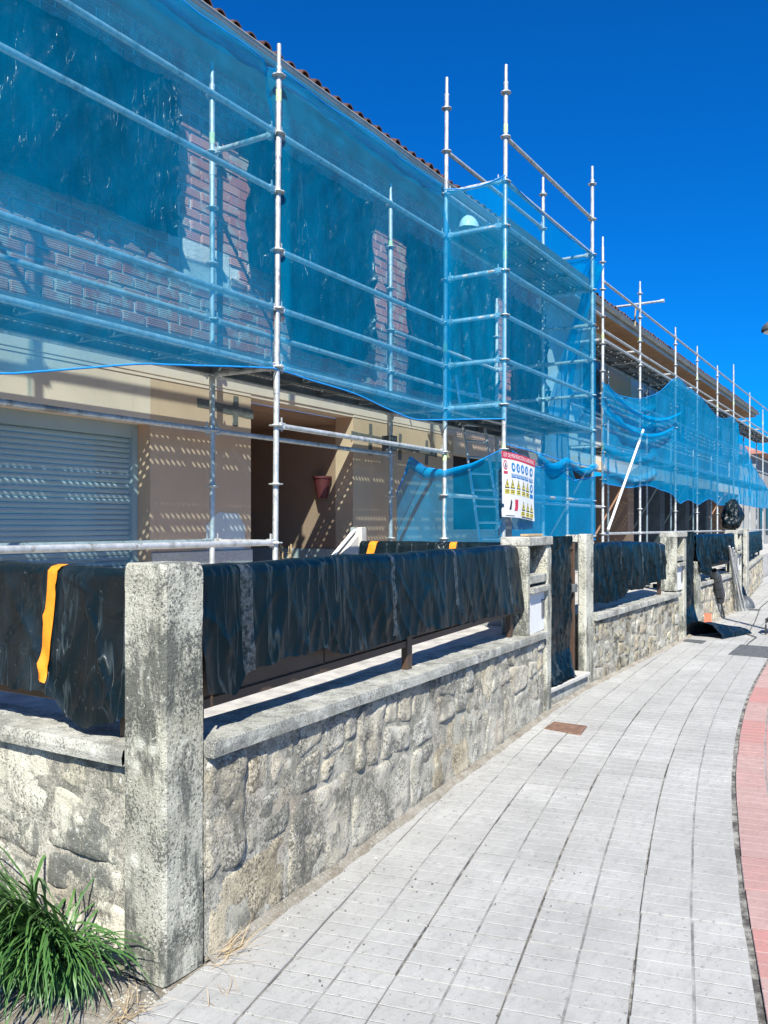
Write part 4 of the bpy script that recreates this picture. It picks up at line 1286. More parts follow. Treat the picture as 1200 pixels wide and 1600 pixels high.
# short coupler tube fixed near pole B
b = MB(); b.tube((8.62, 5.42, 2.60), (9.65, 5.42, 2.57), .03, 10); b.build('wall_tie', M['iron'], sA)
b = MB(); b.box((8.80, 5.30, 2.50), (8.92, 5.44, 2.68)); b.build('coupler', M['iron'], sA)

sB = thing('scaffold_tower', (8.9, 3.87, .42), 'tall netted scaffold tower projecting toward the pavement above first gate', 'scaffold', 'scaffolding along the street')
TT = 3.87
standard(sB, 8.83, TT, 6.72, lean=(.014, 0), band=(5.96, 4.55, 2.4))
standard(sB, 11.89, TT, 6.66, band=())
standard(sB, 11.89, FT, 6.66)
standard(sB, 11.89, BT, 5.0)
for k in (0, 1, 2, 3, 4, 5, 6, 7, 8):
    if k not in (0, 2): ledger(sB, (8.82, TT, Z[k]) if k > 1 else (8.82, TT, Z[k]), (11.89, TT, Z[k]), 'guard_rail')
for k in (3, 4, 5, 6, 7, 8):
    ledger(sB, (8.82, TT, Z[k]), (8.82, FT, Z[k]), 'transom')
    ledger(sB, (11.89, TT, Z[k]), (11.89, FT, Z[k]), 'transom')
for k in (1, 3): ledger(sB, (8.82, FT, Z[k]), (11.89, FT, Z[k]), 'ledger')
ledger(sB, (8.82, TT, Z[9]), (11.89, TT, Z[9]), 'guard_rail')
for k in (7, 8, 9): ledger(sB, (8.82, FT, Z[k]), (11.89, FT, Z[k]), 'guard_rail')
for k in (3, 4, 5): ledger(sB, (8.82, BT, Z[k]), (11.89, BT, Z[k]), 'guard_rail'); 
for k in (3, 4, 5): ledger(sB, (11.89, FT, Z[k]), (11.89, BT, Z[k]), 'transom')
for tt in (4.06, 4.40): deck_plank(sB, 8.82, 11.89, tt, Z[7]+.055)
for tt in (4.06, 4.40, 4.785, 5.125): deck_plank(sB, 8.82, 11.89, tt, Z[3]+.055)
tb_ = MB(); tb_.bbox((8.87, TT+.03, Z[7]+.06), (11.84, TT+.055, Z[7]+.15), .002); tb_.build('toe_board', M['iron'], sB)

sC = thing('scaffolding', (15.5, 4.85, .42), 'long far run of scaffolding in front of the terrace with brown soffit', 'scaffold', 'scaffolding along the street')
SC = [15.5, 18.0, 21.1, 23.5, 26.2, 28.8, 31.9, 34.9, 38.0]
tops = [6.87, 6.66, 6.32, 6.30, 6.22, 6.67, 6.2, 5.95, 5.9]
CF, CB = 4.85, 5.52
for i, (x, zt) in enumerate(zip(SC, tops)):
    standard(sC, x, CF, zt, band=(5.4,) if i % 2 else (3.0, 5.0), rosettes=i < 5, zmin=1.2)
    standard(sC, x, CB, 5.1, rosettes=False)
    for z_ in (3.05, 5.0, 5.22): ledger(sC, (x, CF, z_), (x, CB, z_), 'transom', heads=False)
for i in range(len(SC)-1):
    a, c = SC[i], SC[i+1]
    for z_ in (1.46, 3.05, 3.6, 4.06, 5.0, 5.17, 6.07): ledger(sC, (a, CF, z_), (c, CF, z_), 'guard_rail', heads=i < 3)
    for z_ in (3.05, 5.0, 3.9): ledger(sC, (a, CB, z_), (c, CB, z_), 'ledger', heads=False)
    for z_ in (3.1, 5.05):
        for tt in (5.02, 5.35): deck_plank(sC, a, c, tt, z_)
b = MB(); b.tube((18.01, 4.42, 6.20), (18.0, 5.62, 6.20), TR, 10); b.tube((18.01, 4.36, 6.2), (18.01, 4.44, 6.2), .035, 10); b.build('hoist_arm', M['steel'], sC)
b = MB(); b.path([(18.0, 4.93, 6.18), (18.0, 4.95, 6.0), (18.02, 4.96, 5.75)], .018); b.build('hoist_rope', M['rope'], sC)
p = on_t(1005, 672, 4.72); q = on_t(950, 828, 4.72)
b = MB(); b.tube((p[0], 4.72, p[2]), (q[0], 4.72, q[2]), .024, 10); b.build('brace', M['white'], sC)
sA2 = [(12.9, 14.9)]
# link bay between tower and far run
for z_ in (3.05, 1.95, 5.42): ledger(sC, (11.95, CF-.1, z_), (15.5, CF, z_), 'guard_rail', heads=False)

# ------------------------------------------------------------------ blue nets
NG = 'blue debris nets'
def net(name, f, nu, nv, label, mat='net', hems=(), skip=None):
    b = MB(); b.grid(f, nu, nv, True, skip)
    o = tag(b.build(name, M[mat]), label, 'net', NG)
    for h in hems:
        pts = [f(*h(i/60)) for i in range(61)]
        MB().path(pts, .007, 5).build('hem', M['hem'], o)
    return o
POLE_S = SA_
def netA(u, v):
    x = lerp(-.3, 8.86, u)
    zb = interp([(-.3, 2.45), (2.68, 2.42), (3.2, 2.50), (4.2, 2.72), (5.75, 2.93), (6.0, 2.90), (6.9, 2.86), (7.6, 2.77), (8.0, 2.73), (8.86, 2.82)], x)
    zt = 5.56 - .03*abs(sin(x*2.1))
    z = lerp(zb, zt, v)
    dpole = min(abs(x-p_ - .012*(z-3)*(p_ > 5)) for p_ in POLE_S)
    y = 4.555 + .10*max(0, 1-dpole/.10) * (1 if x < 8.6 else 0)
    if z > 4.95: y += (z-4.95)/.65*.13
    if z < 2.95: y += (2.95-z)*(-.05)
    y -= .034*fbm(x*1.4, z*1.1, 2) + .014*n1(x*5+z*2, z*1.5, 8) + .010*abs(n1(x*3-z*3.4, z*1.2, 5))
    if v > .86: y += .02*n1(x*2 + z*10, z*9, 3); z -= .03*abs(n1(x*1.1, 4))*(v-.86)/.14
    return (x, y, z)
net('debris_net', netA, 300, 60, 'large near blue net hung from the gutter over the first scaffold run', hems=(lambda k: (k, 0), lambda k: (k, 1)))
# gathered upper fold
net('net_fold', lambda u, v: (lerp(.0, 8.8, u), 4.60 - .03*sin(v*pi) + .06*v, 5.52 - .19*v*(.4+.6*abs(sin(u*9.0))) + .02*n1(u*20, v*3)), 200, 6,
    'bunched blue net edge tied up under the near gutter', 'net')
def tnet(a, c, zt0, zt1, zb0, zb1, label, nu=90, nv=70, seed=1, mat='net', amp=.022, hems=None):
    a = Vector(a); c = Vector(c); d = (c-a).normalized(); n = Vector((d.y, -d.x))
    def f(u, v):
        p_ = a.lerp(c, u); zb = lerp(zb0, zb1, u) if not callable(zb0) else zb0(u)
        zt = lerp(zt0, zt1, u) - .06*sin(pi*u) if not callable(zt0) else zt0(u)
        z = lerp(zb, zt, v)
        o_ = amp*(fbm(u*3, z*1.2, seed) + .6*n1(u*11+z, z*.8, seed))*(sin(pi*u)**.4)
        q_ = p_ + n*(o_ + .004)
        return (q_.x, q_.y, z)
    return net('debris_net', f, nu, nv, label, mat, hems or (lambda k: (k, 0), lambda k: (k, 1)))
tnet((8.79, 4.60), (8.80, 3.84), 5.46, 5.46, 2.82, 2.78, 'narrow blue net on the near side of the tower', 40, 60, 3)
tnet((8.80, 3.835), (11.93, 3.835), 5.44, 5.40, lambda u: interp([(0, 2.50), (.3, 2.47), (.55, 2.44), (1, 2.42)], u), 2.55, 'tall blue net across the front of the tower', 110, 70, 5)
tnet((11.935, 3.84), (11.935, 4.60), 5.40, 5.46, 2.4, 2.4, 'blue net on the far side of the tower', 30, 50, 7)
tnet((8.98, 3.846), (11.93, 3.84), lambda u: interp([(0, 2.44), (.25, 2.30), (.45, 2.37), (.7, 2.20), (1, 2.30)], u), 0, lambda u: 1.40 + .02*sin(u*9), 0,
     'lower blue net on the tower front above the first gate, with small tears', 90, 30, 9, 'net2', .03)
# bunched fold between the two
net('net_fold', lambda u, v: (lerp(9.62, 11.9, u), 3.82 - .04*sin(v*pi), lerp(2.36, 2.48, v) - .10*sin(u*pi*2.0)**2 + .03*n1(u*8, v*2, 1)), 80, 6, 'bunched net roll between upper and lower tower nets', 'net2')
def low(u, v):
    x = lerp(7.55, 8.86, u)
    y = lerp(5.02, 3.92, max(0, (u-.0))**1.0) if False else None
    return None
# draped lower net from back pole to the tower corner
PTS = [(8.86, 5.25), (8.84, 4.60), (8.78, 3.86)]
def lownet(u, v):
    if u < .5: a_, c_ = Vector(PTS[0]), Vector(PTS[1]); k = u/.5
    else: a_, c_ = Vector(PTS[1]), Vector(PTS[2]); k = (u-.5)/.5
    p_ = a_.lerp(c_, k)
    zt = interp([(0, 1.98), (.15, 2.42), (.3, 2.28), (.5, 2.24), (.75, 2.30), (1, 2.44)], u)
    z = lerp(1.38, zt, v)
    p_.x += -.03 - .05*fbm(u*4, z*2, 5) - .04*sin(v*pi)*abs(n1(u*3, 2))
    return (p_.x, p_.y, z)
net('debris_net', lownet, 70, 26, 'loose low blue net slung in front of the dotted wall left of the poster', 'net', (lambda k: (k, 1),))
net('net_fold', lambda u, v: (lambda p_: (p_[0]-.03-.03*sin(v*pi), p_[1], p_[2]-.0-.10*v*(1-u)-.04*v))(lownet(u*.75+.12, 1)), 50, 5, 'rolled top edge of the loose low net', 'net2')

# net over far run: pinned at the poles, sagging between
top_pts = [(942, 598), (965, 618), (1000, 624), (1030, 614), (1055, 588), (1070, 600), (1089, 614), (1105, 632), (1120, 650), (1132, 655), (1146, 650), (1160, 690), (1180, 735), (1200, 765), (1222, 778)]
bot_pts = [(925, 746), (950, 757), (985, 763), (1010, 757), (1030, 764), (1056, 774), (1060, 790), (1075, 779), (1091, 790), (1108, 778), (1125, 790), (1150, 786), (1180, 793), (1200, 794), (1222, 800)]
tp_ = [on_t(px_, py_, 4.80) for px_, py_ in top_pts]; bp_ = [on_t(px_, py_, 4.80) for px_, py_ in bot_pts]
tps = [(p_[0], p_[2]) for p_ in tp_]; bps = [(p_[0], p_[2]) for p_ in bp_]
def cinterp(tab, x):   # smooth interpolation
    return (interp(tab, x-.25) + 2*interp(tab, x) + interp(tab, x+.25))/4
def netC(u, v):
    x = lerp(15.3, 38.2, u**1.15)
    zt = cinterp(tps, x); zb = cinterp(bps, x)
    z = lerp(zb, zt, v)
    y = 4.80 - .05*fbm(x*1.5, z*1.1, 4) - .05*n1(x*3+z*2.5, z*1.2, 7)*(.6) - (.10*abs(n1(x*9+z*1.5, 1, 3)) if x > 28.8 else 0)
    if x < 19: y -= .10*max(0, n1(z*5 - (x-17)**2*.3, 2))
    return (x, y, z)
net('debris_net', netC, 320, 46, 'scalloped blue net sagging between the poles of the far scaffold run', 'net2', (lambda k: (k, 0), lambda k: (k, 1)))
# swags of gathered net
for k, (za, zm) in enumerate(((4.12, 3.80), (3.72, 3.42))):
    def sw(u, v, za=za, zm=zm, k=k):
        x = lerp(15.2, 20.9 if k == 0 else 20.2, u)
        z = lerp(za, za+.15, u) - (za-zm)*4*u*(1-u) - .12*v*(sin(pi*u)**.5)
        return (x, 4.70 - .05*sin(v*pi)+.02*n1(x*3, v), z)
    net('net_swag', sw, 60, 6, ('upper' if k == 0 else 'lower') + ' gathered swag of blue net on the far scaffold run', 'net2')
# hanging twisted net between tower and far run
def hang(u, v):
    z = lerp(2.4, 5.38, v)
    w_ = lerp(.95, .22, v**.6)
    y0 = lerp(4.62, 3.86, v**1.5)
    x = 11.97 + (u-.1)*w_*2.6*(1-.5*v)
    return (x, y0 + .06*n1(u*7, z*1.2, 3) + .05*sin(u*16+z*.8)*(.3+.7*u) + u*.3*(1-v), z - .06*u)
net('debris_net', hang, 40, 50, 'gathered blue net hanging like a curtain beside the tower', 'net2')

# ------------------------------------------------------------------ poster
pp = thing('safety_poster', (8.9, 3.78, 1.7), 'torn white safety poster with red header and icons tied to tower corner', 'poster')
P0, P1 = 8.56, 9.52
PZ1 = 2.41; PH = .73; PW = P1-P0
def pmap(a, b_, lift=0):
    """a 0..1 across, b 0..1 down, following the curl of the sheet"""
    x = P0 + PW*a + .05*max(0, b_-.35)*(1-a)*(-0.6) + .05*b_*(1-a)*(b_ < .85)*.8
    z = PZ1 - PH*b_*1.0 + .012*sin(a*pi) - .045*a
    y = 3.782 - .02*sin(a*pi*1.3)*sin(b_*pi*.9) - .03*max(0, b_-.75)*(1-a)*2 - lift
    return (x, y, z)
def tear(a, b_):
    return b_ > .95 - .02*n1(a*9, 3) and a < .98 and b_ > .975 - .05*a*0 or (a < .05 and .78 < b_ < .83)
b = MB(); b.grid(lambda u, v: pmap(u, v), 24, 36, True, tear); b.build('sheet', M['paper'], pp)
def pquad(name, a0, b0, a1, b1, mat, lift=.002, pts=None, parent=pp):
    b = MB()
    if pts is None: b.grid(lambda u, v: pmap(lerp(a0, a1, u), lerp(b0, b1, v), lift), 6, 3)
    else:
        b.add([pmap(p_[0], p_[1], lift) for p_ in pts], [tuple(range(len(pts)))])
    return b.build(name, M[mat], parent)
hd = pquad('header', 0, 0, 1, .105, 'red')
def ptext(s_, a, bb, size, mat, parent, lift=.0045, squeeze=1.0):
    cu = bpy.data.curves.new('lettering', 'FONT'); cu.body = s_; cu.size = 1; cu.align_x = 'CENTER'; cu.align_y = 'CENTER'
    to = bpy.data.objects.new('lettering', cu); COL.objects.link(to)
    bpy.context.view_layer.update()
    dg = bpy.context.evaluated_depsgraph_get(); me = bpy.data.meshes.new_from_object(to.evaluated_get(dg))
    bpy.data.objects.remove(to)
    mb = MB(); mb.add([pmap(a + v.co.x*size*squeeze/PW, bb - v.co.y*size/PH, lift) for v in me.vertices], [tuple(p_.vertices) for p_ in me.polygons])
    return mb.build('lettering', M[mat], parent)
ptext('LEY DE PREVENCION LABORAL', .5, .052, .062, 'white', hd, squeeze=1.02)
def circ(ca, cb, r, n_=18): return [(ca + r*cos(2*pi*i/n_)/PW, cb + r*sin(2*pi*i/n_)/PH) for i in range(n_)]
def figure(ca, cb, k, mat='white', lift=.0045, parent=None):
    """tiny helmet/boot/glove-like silhouettes"""
    sh = [[(-.022,.02),(-.022,-.005),(-.012,-.022),(.012,-.022),(.022,-.005),(.022,.02)],
          [(-.012,-.026),(.008,-.026),(.008,.006),(.024,.014),(.024,.026),(-.014,.026)],
          [(-.018,.026),(-.02,-.01),(-.008,-.026),(0,-.008),(.01,-.026),(.02,-.004),(.012,.026)],
          [(-.006,-.028),(.006,-.028),(.012,-.01),(.02,.026),(-.02,.026),(-.012,-.01)]][k % 4]
    b = MB(); b.add([pmap(ca + x/PW, cb + y/PH, lift) for x, y in sh], [tuple(range(len(sh)))]); return b.build('symbol', M[mat], parent or pp)
pc = pquad('prohibition_sign', 0, 0, 0, 0, 'red', .002, circ(.09, .20, .052)); 
pquad('sign_disc', 0, 0, 0, 0, 'white', .0032, circ(.09, .20, .038), pc); figure(.09, .20, 3, 'ink', .0047, pc)
pquad('caption', .04, .29, .14, .33, 'red')
for i, ca in enumerate((.30, .44, .58, .72, .88)):
    s_ = pquad('mandatory_sign', 0, 0, 0, 0, 'blue', .002, circ(ca, .215, .052)); figure(ca, .215, i, 'white', .0040, s_)
    pquad('caption', ca-.065, .315, ca+.060, .375, 'blue'); 
    for q in (0, 1):
        pquad('caption_line', ca-.05, .325+.022*q, ca+.045, .333+.022*q, 'white', .0035)
def tri(ca, cb, r): return [(ca-r/PW, cb+r*.9/PH), (ca+r/PW, cb+r*.9/PH), (ca, cb-r/PH)]
for i, (ca, cb) in enumerate(((.12, .47), (.26, .47), (.43, .47), (.60, .47), (.75, .47), (.60, .78), (.76, .78), (.90, .78))):
    s_ = pquad('warning_sign', 0, 0, 0, 0, 'ink', .002, tri(ca, cb, .056)); pquad('sign_face', 0, 0, 0, 0, 'yellow', .0032, tri(ca, cb+.004, .042), s_)
    figure(ca, cb+.01, i+1, 'ink', .0045, s_).scale = (.6, 1, .6)
    pquad('caption', ca-.06, cb+.085, ca+.058, cb+.155, 'yellow')
    for q in (0, 1): pquad('caption_line', ca-.045, cb+.098+.026*q, ca+.04, cb+.107+.026*q, 'ink', .0035)
s_ = pquad('mandatory_sign', 0, 0, 0, 0, 'blue', .002, circ(.90, .47, .052)); figure(.90, .47, 0, 'white', .004, s_)
pquad('caption', .84, .56, .96, .62, 'blue')
pquad('panel', .33, .70, .42, .87, 'red', .002); 
s_ = pquad('pictogram', 0, 0, 0, 0, 'ink', .002, [(.19, .86), (.25, .86), (.25, .74), (.22, .70), (.19, .80)])
pquad('printed_line', .10, .945, .34, .952, 'ink', .003); pquad('printed_line', .56, .945, .92, .958, 'ink', .003)

# ------------------------------------------------------------------ ladder
lad = thing('ladder', (9.9, 4.25, .42), 'aluminium ladder leaning inside the scaffold left of the poster', 'ladder')
def ladder_pt(px_, py_, s_):
    D = 1430-px_; t_ = D*s_*CA/(F/CA - D*SA); Z_ = s_*CA + t_*SA
    return Vector((s_, t_, CH-(py_-822)*Z_/F))
la = ladder_pt(752, 860, 10.4); lb = ladder_pt(722, 655, 10.4); rc = Vector((.34, -.16, 0))
la = lb + (la-lb)*1.35
for off in (Vector((0, 0, 0)), rc):
    b = MB(); b.tube(la+off, lb+(lb-la)*.25+off, .02, 8); b.build('stile', M['alu'], lad)
for k in range(13):
    p_ = la.lerp(lb+(lb-la)*.2, (k+.5)/13)
    b = MB(); b.tube(p_, p_+rc, .015, 8); b.build('rung', M['alu'], lad)

# hard hat on the tower deck
hh = thing('hard_hat', (9.15, 4.42, 5.0), 'white hard hat seen over the tower deck edge', 'helmet')
hx, hy, hz = on_t(733, 350, 4.40); hz = 5.02
b = MB()
b.grid(lambda u, v: (hx + .125*cos(2*pi*u)*cos(v*pi/2)*1.12, hy + .115*sin(2*pi*u)*cos(v*pi/2), hz + .02 + .155*sin(v*pi/2) + .006*(abs(sin(2*pi*u)) < .12)), 28, 10)
b.build('shell', M['white'], hh)
b = MB(); b.grid(lambda u, v: (hx + lerp(.13, .165 + .03*max(0, cos(2*pi*u)), v)*cos(2*pi*u), hy + lerp(.12, .145, v)*sin(2*pi*u), hz + .022 - .012*v), 28, 2); b.build('brim', M['white'], hh)
hh.location = (hx, hy, hz)
for c_ in hh.children: adopt(c_, hh)

# granite post and stair parapet in the porch
b = MB(); pillar_mesh(b, 8.02, 5.22, .15, .15, .88, .2, z0=.70, seed=30, res=.06)
tag(b.build('granite_post', M['granite'], base=True), 'small pale granite post at the foot of the porch wall', 'post')
root = thing('stair_parapet', (7.6, 5.3, .42), 'pale sloping stair parapet in front of the porch', 'parapet')
b = MB(); 
b.add([(7.2, 5.25, .42), (8.0, 5.25, .42), (8.0, 5.25, 1.50), (7.2, 5.25, .95), (7.2, 5.36, .42), (8.0, 5.36, .42), (8.0, 5.36, 1.50), (7.2, 5.36, .95)], [(0,1,2,3),(7,6,5,4),(3,2,6,7),(1,5,6,2),(0,3,7,4)])
b.build('parapet_body', M['granite'], root)
b = MB(); b.tube((7.15, 5.30, 1.0), (8.0, 5.30, 1.56), .02, 8); b.build('handrail', M['white'], root)
# withered potted twig behind the sheet
tw = thing('dry_plant', (6.35, 4.9, .42), 'withered plant beside the front pole, above the long sheet', 'plant')
b = MB(); lf = MB()
bx_, by_, _ = on_t(445, 870, 4.75)
for k in range(14):
    a = random.uniform(0, 6.28); h = random.uniform(.75, 1.05)
    p3 = Vector((bx_ + .06*cos(a), by_ + .06*sin(a), .42 + h)); b.path([(bx_, by_, .42), (bx_+.02*cos(a), by_+.02*sin(a), .42+h*.5), p3], .004, 4)
    for j in range(7):
        q = Vector((bx_, by_, .42)).lerp(p3, random.uniform(.7, 1)); r = .022
        d1_ = Vector((random.gauss(0, 1), random.gauss(0, 1), random.gauss(0, 1))).normalized()*r; d2_ = Vector((random.gauss(0, 1), random.gauss(0, 1), random.gauss(0, 1))).normalized()*r
        lf.add([q-d1_, q+d2_, q+d1_, q-d2_], [(0,1,2,3)])
b.build('stem', M['stick'], tw); lf.build('foliage', M['leafdry'], tw)

# ------------------------------------------------------------------ things on the pavement
def cover(name, corners, mat, label, rows=8, cols=14, raised=True):
    """cast cover: frame plus a pattern of raised bars, set flush in the paving"""
    A, B, C, D = [Vector(c_) for c_ in corners]
    r = thing(name, ((A.x+C.x)/2, (A.y+C.y)/2, 0), label, 'cover', 'iron covers in the paving')
    def P(u, v, z): q = A.lerp(B, u).lerp(D.lerp(C, u), v); return (q.x, q.y, z)
    fr = MB()
    for (u0, v0, u1, v1) in ((0, 0, 1, .05), (0, .95, 1, 1), (0, .052, .035, .948), (.965, .052, 1, .948)):
        fr.add([P(u0, v0, .010), P(u1, v0, .010), P(u1, v1, .010), P(u0, v1, .010), P(u0, v0, -.005), P(u1, v0, -.005), P(u1, v1, -.005), P(u0, v1, -.005)], [(0,1,2,3),(0,4,5,1),(1,5,6,2),(2,6,7,3),(3,7,4,0)])
    fr.build('frame', M[mat], r)
    pl_ = MB(); pl_.add([P(.04, .06, .0055), P(.96, .06, .0055), P(.96, .94, .0055), P(.04, .94, .0055)], [(0,1,2,3)]); pl_.build('plate', M[mat], r)
    st_ = MB()
    for i in range(cols):
        for j in range(rows):
            u0 = .06 + .88*i/cols; v0 = .09 + .82*j/rows; du = .88/cols; dv = .82/rows
            horiz = (i+j) % 2
            a0, a1 = (u0+.1*du, u0+.9*du) if horiz else (u0+.35*du, u0+.65*du); c0, c1 = (v0+.35*dv, v0+.65*dv) if horiz else (v0+.1*dv, v0+.9*dv)
            st_.add([P(a0, c0, .0095), P(a1, c0, .0095), P(a1, c1, .0095), P(a0, c1, .0095), P(a0, c0, .0056), P(a1, c0, .0056), P(a1, c1, .0056), P(a0, c1, .0056)], [(0,1,2,3),(0,4,5,1),(1,5,6,2),(2,6,7,3),(3,7,4,0)])
    st_.build('raised_pattern', M[mat], r, kind='stuff')
def gnd(px_, py_, z=0.0):
    Z_ = F*(CH-z)/(py_-822); X_ = (px_-600)*Z_/F
    return (Z_*CA + X_*SA, Z_*SA - X_*CA)
cover('drain_cover', [gnd(851, 1139), gnd(907, 1149), gnd(917, 1136), gnd(866, 1129)], 'grate', 'small rusty rectangular cover in the paving near the first gate')
cover('drain_cover', [gnd(1064, 1002), gnd(1097, 1006), gnd(1104, 1002), gnd(1074, 999.5)], 'iron', 'thin grey cover in the paving before the sheet bundle', 4, 8)
cover('manhole_cover', [gnd(1138, 1023), gnd(1207, 1029), gnd(1222, 1013), gnd(1157, 1008)], 'iron', 'large dark square cover at the right edge of the paving', 10, 12)
cover('drain_cover', [gnd(1166, 953.5), gnd(1184, 954.5), gnd(1189, 952.5), gnd(1172, 952)], 'iron', 'distant small cover beside the dark bag', 3, 5)

# bundle of black sheet before the second gate
sx0, sy0 = gnd(1078, 985)
def bund(u, v):
    x = 12.9 + u*.95; w_ = .30*(1-u*.55)
    y = 2.62 - .42*u + (v-.5)*w_*2
    h = .02 + (1-u)**.7*.20*max(0, 1-(abs(v-.5)*2)**2.2) + .04*abs(n1(v*5, u*3, 2)) + .035*abs(n1(v*11+u*2, u*2, 7))
    return (x + .05*n1(v*3, u), y, h*(1 if u < .97 else .3) + .003 if 0 < v < 1 else .004)
b = MB(); b.grid(bund, 46, 40)
tag(b.build('sheet_bundle', M['plastic_dusty']), 'heap of folded black plastic sheet lying on the paving by the second gate', 'plastic sheet', GRP)
# hollow brick
hbx, hby = gnd(1110, 979)
root = thing('hollow_brick', (hbx, hby, 0), 'single orange hollow brick standing on the paving', 'brick')
b = MB(); bw, bh, bd = .105, .205, .25
Rz = Matrix.Rotation(.5, 3, 'Z')
for i in range(3):
    x = -bw/2 + i*(bw-.012)/2; b.box((x, 0, 0), (x+.012, bd, bh))
for j in range(4):
    z = j*(bh-.012)/3
    for i in range(2): b.box((-bw/2+.0125+i*(bw-.012)/2, 0, z), (-bw/2-.0005+(i+1)*(bw-.012)/2, bd, z+.012))
b.box((-bw/2+.002, bd*.7, .002), (bw/2-.002, bd*.7+.01, bh-.002))
b.v = [tuple(Rz @ Vector(v) + Vector((hbx, hby, 0.004))) for v in b.v]
b.build('clay_body', simple('orange clay', (.52,.15,.08), .85, var=.15, scale=20), root)
# tubes leaning against wall 3
tube_src = None
for k in range(11):
    px0 = 1148 + k*1.8 - (k % 3)*1.2; fx_, fy_ = gnd(px0, 952 + (k % 4)*1.2)
    ux = w3d * (fx_ - w3p.x)
    topp = Vector((fx_ - .72 - k*.012, wt(fx_ - .72)-.05 - .02*(k % 3), .98 + .05*(k % 4) + .02*k % .06))
    d_ = topp - Vector((fx_, fy_, .03)); b = MB(); b.tube((fx_, fy_, .01), Vector((fx_, fy_, .01)) + d_*1.10, .017, 8)
    tag(b.build('scaffold_tube', M['steel'] if k % 3 else M['plank']), 'one of the grey steel tubes leaning in a bunch on the yellowish wall', 'tube', 'steel tubes leaning on the wall')
# rolled tarpaulin leaning on wall 3
root = thing('rolled_tarp', (15.0, 2.6, 0), 'grey rolled tarpaulin tied round a pole, leaning on the yellowish wall', 'tarpaulin')
fx_, fy_ = gnd(1132, 965); tx_ = s_at(1112, 2.84)
p0_ = Vector((fx_, fy_, .0)); p1_ = Vector((tx_, 2.80, .88))
b = MB(); b.path([p0_.lerp(p1_, .34+.66*i/14) + Vector((.02*n1(i*.7), 0, 0)) for i in range(15)], lambda k: .045 + .045*sin(pi*min(1, k*1.05))**.6 + .012*n1(k*12, 3), 9); b.build('roll', M['tarpgrey'], root)
b = MB(); b.tube(p0_, p0_.lerp(p1_, .4), .016, 8); b.build('pole', M['iron'], root)
for kk in (.5, .68, .85):
    q = p0_.lerp(p1_, kk); dd_ = (p1_-p0_).normalized(); b = MB(); b.tube(q-dd_*.012, q+dd_*.012, .093, 10); b.build('tie', M['black'], root)
# dark bag
bx_, by_ = gnd(1171, 950)
b = MB(); b.grid(lambda u, v: (bx_ + .16*cos(2*pi*u)*cos(v*pi/2)*(1+.25*n1(cos(2*pi*u)*2, sin(2*pi*u)*2, v*2)), by_+.1 + .20*sin(2*pi*u)*cos(v*pi/2), .004 + .22*sin(v*pi/2)*(1+.2*n1(cos(2*pi*u)*3, sin(2*pi*u)*3, 5))), 28, 12)
tag(b.build('work_bag', M['tarpgrey']), 'slumped dark grey bag on the paving beside the leaning tubes', 'bag')
# folding trestle at the right edge
tx_, ty_ = gnd(1197, 992)
root = thing('folding_trestle', (tx_, ty_, 0), 'black folding trestle cut off by the right edge', 'trestle')
for dy_ in (0, -.5):
    b = MB(); b.path([(tx_-.02, ty_+dy_, .01), (tx_-.03, ty_+dy_, .14), (tx_+.0, ty_+dy_, .19), (tx_+.4, ty_+dy_-.1, .20), (tx_+.45, ty_+dy_-.12, .15), (tx_+.46, ty_+dy_-.12, .01)], .014, 8); b.build('leg_frame', M['black'], root)
b = MB(); b.bbox((tx_+.02, ty_-.52, .205), (tx_+.42, ty_+.02, .235), .01); b.build('top', M['black'], root)
# cable
cp = [gnd(1200, 940), gnd(1188, 950), gnd(1180, 972), gnd(1173, 984), gnd(1168, 992), gnd(1182, 997), gnd(1172, 1004), gnd(1166, 1010)]
cpts = []
for i in range(len(cp)-1):
    for k in range(6): cpts.append((lerp(cp[i][0], cp[i+1][0], k/6) + .02*n1(i+k/6, 3), lerp(cp[i][1], cp[i+1][1], k/6), .012))
b = MB(); b.path(cpts, .008, 5)
tag(b.build('power_cable', simple('grey cable', (.10,.10,.09), .6)), 'thin dark cable winding over the paving at the right edge', 'cable')
# black bin-bag hung on the far scaffolding
cx_, cy_, cz_ = on_t(1144, 806, 4.6)
def wad(u, v):
    d_ = Vector((cos(2*pi*u)*sin(v*pi), sin(2*pi*u)*sin(v*pi), cos(v*pi)))
    k_ = 1 + .35*fbm(d_.x*1.6, d_.y*1.6, d_.z*1.6+3, 3) - .45*abs(fbm(d_.x*3, d_.y*3, d_.z*3, 3))
    return (cx_ + .50*k_*d_.x, cy_ + .30*k_*d_.y, cz_ + .46*k_*d_.z + .12*d_.x)
b = MB(); b.grid(wad, 60, 36)
tag(b.build('wrapped_bundle', M['plastic_dusty']), 'big wad of grey plastic hanging below the far blue net', 'plastic sheet', GRP)
# piece of wood lying on top of the first niche
b = MB(); b.bbox((6.62, 2.70, 1.514), (6.98, 2.76, 1.535), .004); tag(b.build('wood_offcut', M['stick']), 'short wooden offcut lying on top of the first niche', 'wood')

